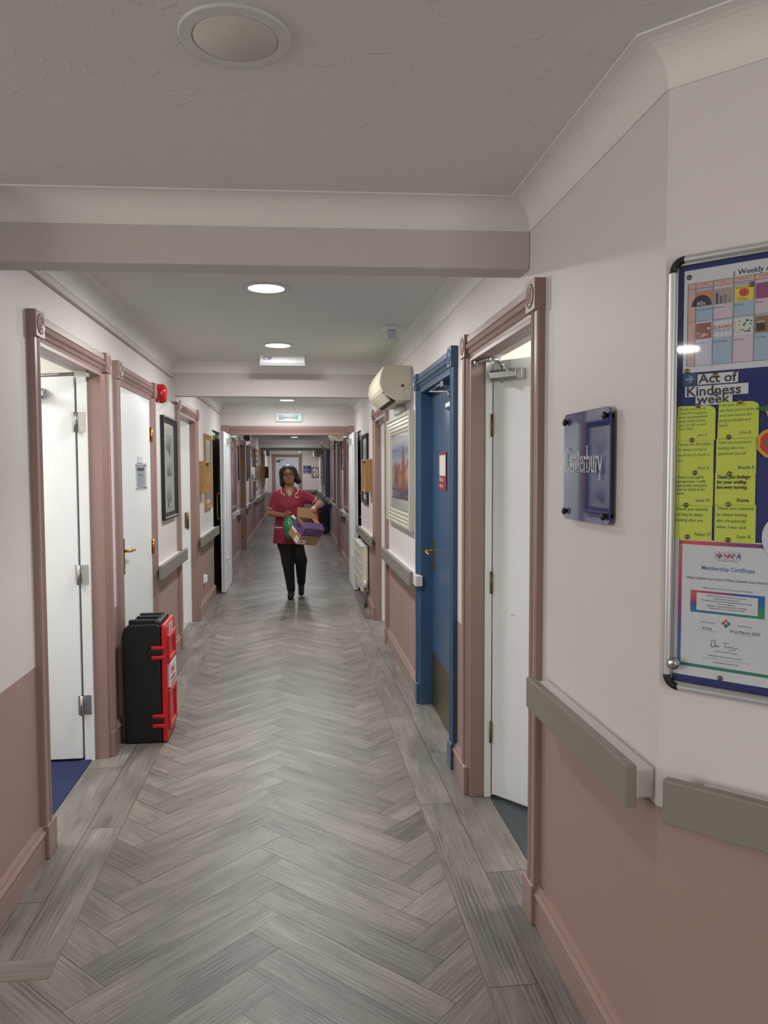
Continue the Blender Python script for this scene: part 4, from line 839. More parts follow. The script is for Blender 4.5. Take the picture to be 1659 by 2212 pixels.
# ------------------------------------------------------------------ fire extinguisher cabinet
def cabinet(tf, y0, dirn, label):
    """tf wall frame; near end at a=y0"""
    t = thing('fire_extinguisher_cabinet', tf(y0+0.17, 0.16, 0), label, 'fire extinguisher cabinet', 'black and red extinguisher cabinets')
    g = 0.0
    y1 = y0+0.30; o0, om, o1 = 0.040, 0.246, 0.276
    HT = 0.655
    pr_ = [(o0+0.01, 0.0), (om, 0.0), (om, HT-0.012), (om-0.02, HT), (o0+0.04, HT-0.004), (o0+0.012, HT-0.02), (o0, HT-0.06)]
    b = MB(tf); b.extr(pr_, y0, y1, lambda u, v, k: (k, u, v)); body = b.build('cabinet_body', M_BLACK, t, bevel=0.010, seg=3)
    for k, (dy, oo) in enumerate(((0.035, 0.03), (0.145, 0.05), (0.235, 0.05))):
        b = MB(tf); b.box(y0+dy, y0+dy+0.035, o0+oo, om-0.01, HT-0.012, HT+0.018); b.build('top_handle', M_BLACK, t, bevel=0.008)
    b = MB(tf); b.box(y0+0.01, y1-0.01, om-0.035, om-0.002, HT-0.012, HT+0.014); b.build('top_rim', M_BLACK, t, bevel=0.008)
    dp = [(om+0.002, 0.012), (o1-0.010, 0.004), (o1, 0.02), (o1, HT-0.02), (o1-0.012, HT-0.002), (om+0.002, HT-0.004)]
    b = MB(tf); b.extr(dp, y0-0.004, y1+0.004, lambda u, v, k: (k, u, v)); dr = b.build('cabinet_door', M_RED, t, bevel=0.008, seg=3)
    for z0_, z1_ in ((0.060, 0.280), (0.430, 0.585)):
        for q in ((y0+0.030, y0+0.062, z0_, z1_), (y1-0.062, y1-0.030, z0_, z1_), (y0+0.062, y1-0.062, z0_, z0_+0.028), (y0+0.062, y1-0.062, z1_-0.028, z1_)):
            b = MB(tf); b.box(q[0], q[1], o1-0.004, o1+0.011, q[2], q[3]); b.build('door_rib', M_RED, dr, bevel=0.004)
    b = MB(tf); b.box(y0+0.09, y0+0.21, o1+0.0002, o1+0.001, 0.590, 0.640, M_PAPER)
    for j in range(4): b.box(y0+0.10, y0+0.20, o1+0.001, o1+0.0016, 0.598+j*0.010, 0.601+j*0.010, M_INK)
    b.build('label', None, dr)
    b = MB(tf); b.box(y0+0.05, y0+0.25, o1+0.0002, o1+0.0115, 0.292, 0.422, M_PAPER); cr = cm((180, 30, 40))
    for j, l in enumerate(('FIRE', 'EXTINGUISHER')): b.text(l, 0.046 if j == 0 else 0.021, (lambda x, y, j=j: (y0+0.062+x if tf is Lw else y0+0.238-x, o1+0.0122, 0.364+y-j*0.036)), cr, bold=0.001, sx=1.45 if j == 0 else 0.98)
    b.box(y0+0.062, y0+0.238, o1+0.0115, o1+0.0122, 0.302, 0.312, cr)
    b.build('sign_plate', None, dr)
    for z in (0.090, 0.465):
        for dz in (0.0, 0.052):
            b = MB(tf); b.box(y0-0.018, y0-0.002, om-0.050, o1-0.006, z+dz, z+dz+0.020); b.build('hinge_lug', M_RED, dr, bevel=0.005)
        b = MB(tf); b.box(y0-0.014, y0+0.002, om-0.070, om+0.01, z+0.020, z+0.051); b.build('latch', M_BLACK, t, bevel=0.006)
cabinet(Lw, 4.235, 1, 'black and red plastic extinguisher cabinet on the floor by the left doors')
cabinet(Rw, 18.35, -1, 'black and red extinguisher cabinet far away, right of the woman')
# ------------------------------------------------------------------ air conditioners
def aircon(y0, y1, z, label, m1, m2, s=1.0):
    t = thing('air_conditioner', Rw((y0+y1)/2, 0.08, z-0.05), label, 'air conditioner', 'wall air conditioners on the right wall')
    pr = [(0, 0.15), (0.10, 0.155), (0.165, 0.150), (0.186, 0.135), (0.200, 0.060), (0.205, 0.030), (0.188, -0.024), (0.150, -0.060), (0.110, -0.080), (0.03, -0.078), (0, -0.075)]
    pr = [(u*s, z+v*s) for u, v in pr]
    b = MB(Rw); b.extr(pr, y0, y1, lambda u, v, k: (k, u, v)); body = b.build('casing', m2, t, bevel=0.006)
    fp = [(0.168, 0.158), (0.190, 0.148), (0.213, 0.100), (0.222, 0.040), (0.212, 0.000), (0.196, -0.024), (0.190, -0.018), (0.205, 0.030), (0.200, 0.060), (0.186, 0.135), (0.165, 0.150)]
    b = MB(Rw); b.extr([(u*s, z+v*s) for u, v in fp], y0+0.004, y1-0.004, lambda u, v, k: (k, u, v)); b.build('front_panel', m1, t, bevel=0.003)
    fl = [(0.196, -0.028), (0.200, -0.034), (0.150, -0.082), (0.144, -0.076)]
    b = MB(Rw); b.extr([(u*s, z+v*s) for u, v in fl], y0+0.03, y1-0.03, lambda u, v, k: (k, u, v)); b.build('louvre_flap', m1, t, bevel=0.002)
    b = MB(Rw); b.extr([(u*s, z+v*s) for u, v in [(0.140, -0.062), (0.150, -0.068), (0.112, -0.090), (0.106, -0.080)]], y0+0.05, y1-0.05, lambda u, v, k: (k, u, v)); b.build('air_outlet', M_BLACK, t)
    b = MB(Rw); yy = y0-0.0008
    b.box(yy, y0, 0.055*s, 0.075*s, z+0.008*s, z+0.026*s, M_GREYP) if s == 1.0 else None
    for (o_, zz) in ((0.178, -0.002), (0.02, 0.018)): b.box(yy, y0+0.001, o_*s, (o_+0.005)*s, z+zz*s, z+(zz+0.006)*s, M_BLACK)
    for q in ((0.0, 0.055, -0.064, -0.0625), (0.0, 0.055, -0.006, -0.0045), (0.055, 0.0565, -0.064, -0.0045)): b.box(yy, y0+0.001, q[0]*s, q[1]*s, z+q[2]*s, z+q[3]*s, M_GREYP)
    b.build('end_markings', None, body)
    return t
aircon(5.15, 5.98, 2.035, 'large yellowed cream air conditioner above the cream framed picture', M_CREAMY, M_CREAMD)
aircon(12.75, 13.55, 2.05, 'white air conditioner just beyond the right fire door', M_CREAMD, M_CREAMD)
M_SHADED = mat('shaded_plastic', (150, 140, 132), 0.5)  # shade on this unit is put into its plastic colour
aircon(16.95, 17.7, 2.05, 'air conditioner coloured taupe for shade, above the nearer dark blue door', M_SHADED, M_SHADED)
aircon(22.3, 23.1, 2.04, 'cream white air conditioner above the far wooden notice boards', M_CREAMD, M_CREAMD)
aircon(24.6, 25.4, 2.02, 'farthest cream air conditioner but one, near the end wall', M_CREAMY, M_CREAMD)
aircon(25.9, 26.7, 2.02, 'last cream air conditioner in the corner by the end wall', M_CREAMD, M_CREAMD)
b = MB(Rw); b.box(5.45, 5.78, 0.0, 0.05, 1.895, 1.935); tag(b.build('pipe_cover', M_WHITE, None, bevel=0.008), 'white pipe cover just below the large cream air conditioner', 'pipe cover')
# ------------------------------------------------------------------ pictures
def canvas_mat(name, ramp, scale=3.0, dist=2.0, axis=2):
    m = bpy.data.materials.new(name); m.use_nodes = True; nt = m.node_tree; N = nt.nodes; K = nt.links; b = N['Principled BSDF']
    tc = N.new('ShaderNodeTexCoord'); s = N.new('ShaderNodeSeparateXYZ'); K.new(tc.outputs['Generated'], s.inputs[0])
    n = N.new('ShaderNodeTexNoise'); n.inputs['Scale'].default_value = scale; n.inputs['Detail'].default_value = 3; n.inputs['Distortion'].default_value = dist; K.new(tc.outputs['Generated'], n.inputs['Vector'])
    a = N.new('ShaderNodeMath'); a.operation = 'MULTIPLY_ADD'; a.inputs[1].default_value = 0.5; K.new(n.outputs['Fac'], a.inputs[0]); K.new(s.outputs[axis], a.inputs[2])
    a2 = N.new('ShaderNodeMath'); a2.operation = 'SUBTRACT'; a2.inputs[1].default_value = 0.25; K.new(a.outputs[0], a2.inputs[0])
    r = N.new('ShaderNodeValToRGB'); e = r.color_ramp.elements; e[0].position = ramp[0][0]; e[0].color = lin(ramp[0][1]); e[1].position = ramp[-1][0]; e[1].color = lin(ramp[-1][1])
    for p, c in ramp[1:-1]: e.new(p).color = lin(c)
    K.new(a2.outputs[0], r.inputs[0]); K.new(r.outputs[0], b.inputs['Base Color']); b.inputs['Roughness'].default_value = 0.5
    return m
def picture(tf, y0, y1, z0, z1, fwid, fm, label, name='picture_frame', cat='framed picture', depth=0.025, mount=None, art=None, mw=0.06, fprof=None, group=None):
    t = thing(name, tf((y0+y1)/2, 0, z0), label, cat, group)
    pr = fprof or [(0, 0), (0, depth), (0.25, depth), (0.45, depth*0.75), (1, depth*0.5), (1, 0)]
    R = []
    for (cx, cz, sx, sz) in ((y0, z0, 1, 1), (y1, z0, -1, 1), (y1, z1, -1, -1), (y0, z1, 1, -1), (y0, z0, 1, 1)):
        R.append([(cx+sx*u*fwid, v, cz+sz*u*fwid) for u, v in pr])
    b = MB(tf); b.rings(R, cap=False)
    for f in b.bm.faces: f.smooth = False
    bmesh.ops.remove_doubles(b.bm, verts=b.bm.verts, dist=1e-5); b.build('frame', fm, t)
    i0, i1, k0, k1 = y0+fwid*0.95, y1-fwid*0.95, z0+fwid*0.95, z1-fwid*0.95
    b = MB(tf); b.box(i0, i1, 0.001, depth*0.25, k0, k1); b.build('mount', mount or M_PAPER, t)
    if art: 
        b = MB(tf); b.box(i0+mw, i1-mw, depth*0.25, depth*0.25+0.001, k0+mw, k1-mw); b.build('print', art, t)
    b = MB(tf); b.box(i0, i1, depth*0.40, depth*0.40+0.001, k0, k1); b.build('glass', M_GLASS, t)
    return t
step = [(0, 0), (0, 0.035), (0.10, 0.040), (0.20, 0.038), (0.22, 0.030), (0.38, 0.034), (0.42, 0.026), (0.58, 0.029), (0.62, 0.021), (0.80, 0.023), (0.84, 0.014), (1, 0.014), (1, 0)]
ART1 = canvas_mat('harbour_print', [(0.0, (120, 80, 92)), (0.18, (96, 96, 140)), (0.34, (196, 140, 120)), (0.46, (210, 150, 110)), (0.58, (170, 90, 80)), (0.68, (196, 190, 204)), (0.85, (140, 150, 186)), (1.0, (210, 206, 214))], 2.4, 1.2)
pt = picture(Rw, 5.055, 6.345, 1.075, 1.885, 0.125, mat('champagne_frame', (190, 187, 173), 0.35, metal=0.15), 'large picture of a hazy harbour in wide stepped cream frame', depth=0.04, mount=mat('pale_mount', (212, 210, 208), 0.6), art=ART1, mw=0.075, fprof=step)
b = MB(Rw)
tr = cm((176, 96, 66)); tr2 = cm((126, 60, 62))
b.extr([(5.42, 1.33), (5.62, 1.33), (5.60, 1.45), (5.58, 1.60), (5.52, 1.68), (5.47, 1.60), (5.43, 1.45)], 0.0112, 0.0117, lambda u, v, k: (u, k, v), tr)
b.extr([(5.80, 1.36), (6.02, 1.36), (5.98, 1.50), (5.95, 1.58), (5.90, 1.50), (5.83, 1.48)], 0.0112, 0.0117, lambda u, v, k: (u, k, v), tr2)
b.build('sail_shapes', None, pt)
pt = picture(Lw, 5.78, 6.41, 1.12, 1.895, 0.05, M_BLACKF, 'tall black frame holding three small grey photographs, left wall', depth=0.028, mount=mat('cream_mount', (206, 206, 196), 0.6))
PH = canvas_mat('grey_photo', [(0, (120, 120, 124)), (0.4, (150, 150, 156)), (0.6, (176, 178, 184)), (1, (196, 198, 202))], 4, 1)
for (ya, za, dy, dz, r) in ((6.10, 1.70, 0.11, 0.075, -0.35), (6.12, 1.50, 0.11, 0.055, 0.0), (6.10, 1.30, 0.10, 0.075, 0.35)):
    b = MB(Lw); c_, s_ = math.cos(r), math.sin(r)
    b.extr([(ya+x*c_-z*s_, za+x*s_+z*c_) for x, z in ((-dy, -dz), (dy, -dz), (dy, dz), (-dy, dz))], 0.0075, 0.0085, lambda u, v, k: (u, k, v)); b.build('photograph', PH, pt)
def notice_box(tf, y0, y1, z0, z1, dep, label, m=M_WOOD, group='wooden notice boxes'):
    t = thing('notice_box', tf((y0+y1)/2, 0, z0), label, 'wooden notice box', group)
    w_ = 0.02
    b = MB(tf); b.box(y0, y0+w_, 0, dep, z0, z1).box(y1-w_, y1, 0, dep, z0, z1).box(y0+w_, y1-w_, 0, dep, z0, z0+w_).box(y0+w_, y1-w_, 0, dep, z1-w_, z1); b.build('case', m, t, bevel=0.002)
    b = MB(tf); b.box(y0+w_, y1-w_, 0.001, 0.006, z0+w_, z1-w_); b.build('back_panel', M_PAPER, t)
    rr = random.Random(int(y0*10)); b = MB(tf)
    for i in range(3):
        for j in range(3):
            a = y0+0.04+i*(y1-y0-0.08)/3; c = z0+0.035+j*(z1-z0-0.06)/3; b.box(a, a+(y1-y0-0.08)/3*0.8, 0.006, 0.007, c, c+(z1-z0-0.06)/3*0.75, cm(((200, 190, 170), (90, 96, 110), (180, 150, 80), (210, 210, 212))[rr.randrange(4)]))
    b.build('cards', None, t)
    return t
notice_box(Lw, 7.84, 8.24, 1.265, 1.585, 0.085, 'oak notice box on the left wall beside the open pink doorway')
notice_box(Rw, 7.68, 8.10, 1.27, 1.60, 0.095, 'oak notice box on the right wall overlapping a black frame')
picture(Lw, 8.42, 9.05, 1.07, 1.885, 0.055, M_WOOD, 'tall oak framed notice on the left wall by the folded fire door', cat='framed notice', art=PH, mw=0.05)
picture(Rw, 8.30, 8.97, 1.115, 1.89, 0.045, M_BLACKF, 'black framed picture behind the oak notice box, right wall', art=PH, mw=0.06)
picture(Lw, 12.80, 13.28, 1.305, 1.91, 0.035, M_BLACKF, 'small black framed notice by the brass hinged pink door', art=canvas_mat('blue_notice', [(0, (170, 176, 190)), (0.3, (60, 76, 130)), (0.5, (150, 160, 190)), (1, (196, 198, 206))], 3, 1), mw=0.03)
picture(Lw, 15.55, 16.15, 1.31, 2.0, 0.035, M_BLACKF, 'thin black frame just before the white wall dispenser', art=PH, mw=0.05)
picture(Lw, 18.6, 20.4, 1.04, 2.02, 0.06, M_WOOD, 'first of two large oak frames far down the left wall', cat='framed notice', art=PH, mw=0.08)
picture(Lw, 22.6, 24.0, 1.03, 2.02, 0.06, M_WOODD, 'second, farther large oak frame on the left wall', cat='framed notice', art=PH, mw=0.08)
notice_box(Lw, 20.9, 21.5, 1.265, 1.63, 0.10, 'brown wooden box between the two far oak frames', M_WOODD)
notice_box(Lw, 24.5, 25.1, 1.265, 1.63, 0.10, 'brown wooden box farthest along the left wall', M_WOODD)
picture(Rw, 12.40, 13.14, 1.525, 1.885, 0.03, M_BLACKF, 'small black framed picture beyond the right fire door', art=PH, mw=0.05)
picture(Rw, 20.6, 21.5, 1.10, 1.93, 0.05, M_WOODD, 'first oak framed board after the dark blue doors', cat='framed notice', art=PH, mw=0.08)
picture(Rw, 22.6, 24.2, 1.08, 1.93, 0.05, M_WOOD, 'second oak framed board after the dark blue doors, under an air conditioner', cat='framed notice', art=PH, mw=0.08)
E5 = Ew(YEND)
notice_box(E5, 0.525, 0.765, 1.28, 1.63, 0.06, 'wooden notice box on the end wall beside the blue square sign', M_WOOD)
b = MB(E5); b.box(0.242, 0.512, 0.0, 0.012, 1.40, 1.672, M_BLUEACR); b.text('Canterbury', 0.05, lambda x, y: (0.252+x, 0.0128, 1.52+y), M_PAPER, sx=0.95)
tag(b.build('name_sign', None), 'small square blue sign on the end wall right of the end door', 'sign')
# ------------------------------------------------------------------ plaque on the white door
t = thing('door_plaque', Lw(5.02, 0.004, 1.36), 'clear acrylic plaque with a printed card on the closed white door', 'door plaque')
b = MB(Lw); b.box(4.865, 5.165, 0.012, 0.015, 1.365, 1.535); b.build('acrylic_plate', M_GLASS, t, bevel=0.001)
b = MB(Lw); b.box(4.880, 5.150, 0.0045, 0.0055, 1.378, 1.525, cm((190, 194, 200))); b.box(4.90, 5.13, 0.0055, 0.006, 1.485, 1.505, cm((90, 96, 108))); b.box(4.93, 5.10, 0.0055, 0.006, 1.455, 1.465, cm((150, 154, 162))); b.build('card', None, t)
for y in (4.878, 5.152):
    for z in (1.378, 1.522):
        b = MB(); b.disc(Lw(y, 0.004, z), (1, 0, 0), [(0.006, 0), (0.006, 0.014), (0, 0.015)], 14); b.build('stud', M_CHROME, t)
b = MB(Lw); b.box(4.93, 5.06, 0.0045, 0.009, 1.535, 1.575); b.build('name_slot', cm((196, 200, 204)), t)
# notice on blue door
t = thing('door_notice', Rw(4.36, -0.06, 1.36), 'red edged notice holder with a white card on the blue door', 'door notice')
b = MB(Rw); b.box(4.262, 4.470, -0.0585, -0.056, 1.368, 1.585, cm((150, 24, 50))); b.box(4.275, 4.452, -0.056, -0.0555, 1.452, 1.570, cm((206, 210, 200)))
b.text('Medical', 0.034, lambda x, y: (4.448-x, -0.0552, 1.420+y), M_PAPER); b.text('Infusion', 0.032, lambda x, y: (4.448-x, -0.0552, 1.385+y), M_PAPER); b.build('card', None, t)
for z in (1.385, 1.535):
    b = MB(); b.disc(Rw(4.478, -0.0595, z), (-1, 0, 0), [(0.008, 0), (0.008, 0.006), (0, 0.009)], 14); b.build('stud', M_RED, t)
# ------------------------------------------------------------------ alarm sounder, cable trunking, sockets
t = thing('alarm_sounder', Lw(5.55, 0, 1.955), 'round red fire alarm sounder high on the left wall', 'fire alarm')
b = MB(); b.disc(Lw(5.55, 0, 2.025), (1, 0, 0), [(0.058, 0), (0.060, 0.022)], 32); b.build('base', M_REDG, t, smooth=True)
b = MB(); b.disc(Lw(5.55, 0.022, 2.025), (1, 0, 0), [(0.066, 0), (0.068, 0.02), (0.066, 0.045), (0.056, 0.062), (0.035, 0.070), (0, 0.072)], 36); b.build('dome', M_REDG, t, smooth=True)
b = MB(Lw); b.box(5.485, 5.575-0.02, 0, 0.0, 0, 0) if False else None
b = MB(Lw); b.box(5.492, 5.50, 0, 0.02, 2.04, 2.06); b.bm.free()
b = MB(Lw); b.box(5.605, 5.715, 0, 0.028, 2.030, 2.105, M_WHITE).box(5.64, 5.655, 0.028, 0.030, 2.060, 2.080, M_INK); tag(b.build('junction_box', None, bevel=0.003), 'white junction box beside the red alarm sounder', 'junction box')
b = MB(Lw); b.box(2.66, 6.345, 0.0, 0.022, 2.226, 2.256); tag(b.build('cable_trunking', M_BEAM, None, bevel=0.002), 'pinkish cable trunking under the left coving, before the second beam', 'cable trunking')
b = MB(Lw); b.box(6.315, 6.348, 0.0, 0.024, 2.075, 2.225).box(6.30, 6.47, 0.0, 0.040, 2.040, 2.075); tag(b.build('cable_trunking', M_BEAM, None, bevel=0.002), 'short vertical cable trunking at the left end of the second beam', 'cable trunking')
b = MB(Lw); b.box(6.46, Y2-0.01, 0.0, 0.018, 2.226, 2.250); tag(b.build('cable_trunking', M_BEAM, None, bevel=0.002), 'cable trunking high on the left wall leading to the pink framed opening', 'cable trunking')
b = MB(Lw); b.box(8.23, 8.36, 0.0, 0.010, 0.295, 0.385, M_WHITE).box(8.25, 8.34, 0.010, 0.032, 0.305, 0.375, M_WHITE); tag(b.build('plug_socket', None, bevel=0.004), 'white plug socket low on the pink left wall', 'socket')
# ceiling batten with marks
t = thing('ceiling_batten', (-0.10, 5.98, CZ-0.09), 'short white emergency batten hung under the ceiling, hand marked C 00', 'emergency light')
b = MB(); b.box(-0.265, 0.070, 5.94, 6.02, 2.305, CZ, M_WHITE); b.text('C 00', 0.032, lambda x, y: (-0.245+x, 5.9394, 2.326+y), cm((40, 70, 130)), shear=0.3, bold=0.0008); b.build('housing', None, t)
b = MB(); b.extr([(5.932, 2.305), (6.028, 2.305), (6.018, 2.282), (5.942, 2.282)], -0.270, 0.075, lambda u, v, k: (k, u, v)); b.build('lens', mat('frosted_lens', (196, 200, 200), 0.15), t, bevel=0.003)
# detector / hanging tag on the ceiling
t = thing('ceiling_sensor', (0.575, 4.70, CZ-0.075), 'small white ceiling sensor with pale box, near the right coving', 'sensor')
b = MB(); b.box(0.535, 0.625, 4.66, 4.74, CZ-0.022, CZ); b.build('base', M_WHITE, t, bevel=0.003)
b = MB(); b.box(0.556, 0.610, 4.675, 4.725, CZ-0.075, CZ-0.022); b.build('sensor_box', mat('lilac_plastic', (186, 184, 194), 0.4), t, bevel=0.004)
# emergency luminaires
def bulkhead(tf, a0, a1, z0, z1, label, led):
    t = thing('emergency_light', tf((a0+a1)/2, 0, z0), label, 'emergency light', 'bulkhead emergency lights')
    b = MB(tf); b.box(a0, a1, 0, 0.03, z0, z1); b.build('base', M_WHITE, t, bevel=0.008)
    b = MB(tf); b.box(a0+0.012, a1-0.012, 0.03, 0.058, z0+0.010, z1-0.010); b.build('clear_cover', M_GLASS, t, bevel=0.006)
    b = MB(tf); b.box(a0+0.04, a1-0.05, 0.03, 0.036, z0+0.025, z1-0.025); b.build('reflector', mat('pale_reflector', (170, 180, 190), 0.2), t)
    b = MB(tf); b.tube([(a0+0.09, 0.045, (z0+z1)/2), (a1-0.06, 0.045, (z0+z1)/2)], 0.008, 10); b.build('tube', M_LIT if False else M_WHITE, t)
    b = MB(tf); b.disc(tf(a1-0.035, 0.050, z0+0.025), (0, -1, 0), [(0.008, 0), (0.008, 0.004), (0, 0.007)], 12) if False else b.box(a1-0.042, a1-0.028, 0.046, 0.062, z0+0.018, z0+0.032); b.build('indicator', M_GREENLED, t)
bulkhead(E2, -0.268, 0.080, 2.140, 2.254, 'clear covered emergency light above the pink framed opening', 1)
bulkhead(E5, -0.16, 0.15, 2.12, 2.20, 'small emergency light with green indicator above the end door', 1)
# ------------------------------------------------------------------ radiator
def radiator():
    y0, y1, z0, z1 = 8.30, 9.25, 0.165, 0.665
    t = thing('radiator', Rw((y0+y1)/2, 0.05, z0), 'off-white radiator under the handrail by the right fire door', 'radiator')
    b = MB(Rw); b.box(y0, y1, 0.058, 0.085, z0, z1-0.012); b.build('front_panel', M_CREAMD, t, bevel=0.004)
    b = MB(Rw); b.box(y0, y1, 0.012, 0.026, z0, z1-0.012); b.build('rear_panel', M_CREAMD, t, bevel=0.003)
    for k in range(4):
        z = z0+0.10+k*0.100; b = MB(Rw); b.box(y0+0.01, y1-0.01, 0.0845, 0.0875, z, z+0.006); b.build('rib_line', M_WHITE, t)
    b = MB(Rw)
    for k in range(7): o = 0.014+k*0.0112; b.box(y0-0.005, y1+0.005, o, o+0.006, z1-0.010, z1)
    for k in range(9): a = y0-0.005+k*(y1-y0-0.005)/8; b.box(a, a+0.015, 0.010, 0.090, z1-0.014, z1-0.004)
    b.build('top_grille', M_WHITE, t, bevel=0.001)
    for a, e in ((y0-0.004, y0+0.008), (y1-0.008, y1+0.004)):
        b = MB(Rw); b.box(a, e, 0.022, 0.062, z0+0.11, z1-0.012); b.build('side_panel', M_CREAMY, t, bevel=0.002)
    b = MB(); c = Rw(y0-0.035, 0.045, 0); x = c[0]; y = c[1]
    b.disc((x, y, 0.225), (0, 0, 1), [(0.011, 0), (0.020, 0.006), (0.021, 0.040), (0.018, 0.068), (0, 0.070)], 20); b.build('thermostat_head', M_WHITE, t)
    b = MB(); b.tube([(x, y, 0.235), (x, y, 0.175)], 0.011, 12).tube([(x, y, 0.20), (x, y+0.06, 0.20)], 0.009, 10); b.build('valve', M_BRASS, t)
    b = MB(); b.tube([(x, y, 0.19), (x, y, 0.02)], 0.014, 12).tube([(x, y-0.008, 0.10), (x-0.01, y-0.02, 0.0)], 0.010, 10).tube([(x-0.004, y-0.004, 0.03), (x-0.004, y+0.15, 0.012)], 0.012, 10); tag(b.build('pipe', mat('grey_brown_lagging', (104, 94, 92), 0.7), t), 'grey lagged pipe')
radiator()
# dispenser, door speaker on the far left wall
t = thing('wall_dispenser', Lw(16.8, 0, 1.27), 'white soap dispenser on the far left wall', 'dispenser')
b = MB(Lw); b.extr([(0, 1.30), (0.075, 1.30), (0.10, 1.34), (0.10, 1.54), (0.08, 1.57), (0, 1.57)], 16.66, 16.80, lambda u, v, k: (k, u, v)); b.build('body', M_WHITE, t, bevel=0.01)
b = MB(Lw); b.box(16.70, 16.76, 0.05, 0.105, 1.265, 1.30); b.build('nozzle', M_CREAMD, t, bevel=0.004)
b = MB(Lw); b.box(16.652, 16.66, 0.04, 0.09, 1.33, 1.42); b.build('level_window', cm((150, 160, 190)), t)
def wallbox(y, z0, z1, label, w_=0.16):
    t = thing('wall_speaker', Lw(y, 0, z0), label, 'speaker')
    b = MB(Lw); b.box(y, y+w_, 0, 0.085, z0, z1); b.build('cabinet', M_GREYP, t, bevel=0.006)
    b = MB(Lw); b.box(y+0.01, y+w_-0.01, 0.085, 0.105, z0+0.008, z1-0.008); b.build('grille', M_BLACK, t, bevel=0.004)
wallbox(14.9, 2.06, 2.24, 'dark grey wall speaker above the far left pink door')
wallbox(25.6, 1.98, 2.24, 'black wall speaker at the far left end by the end door')
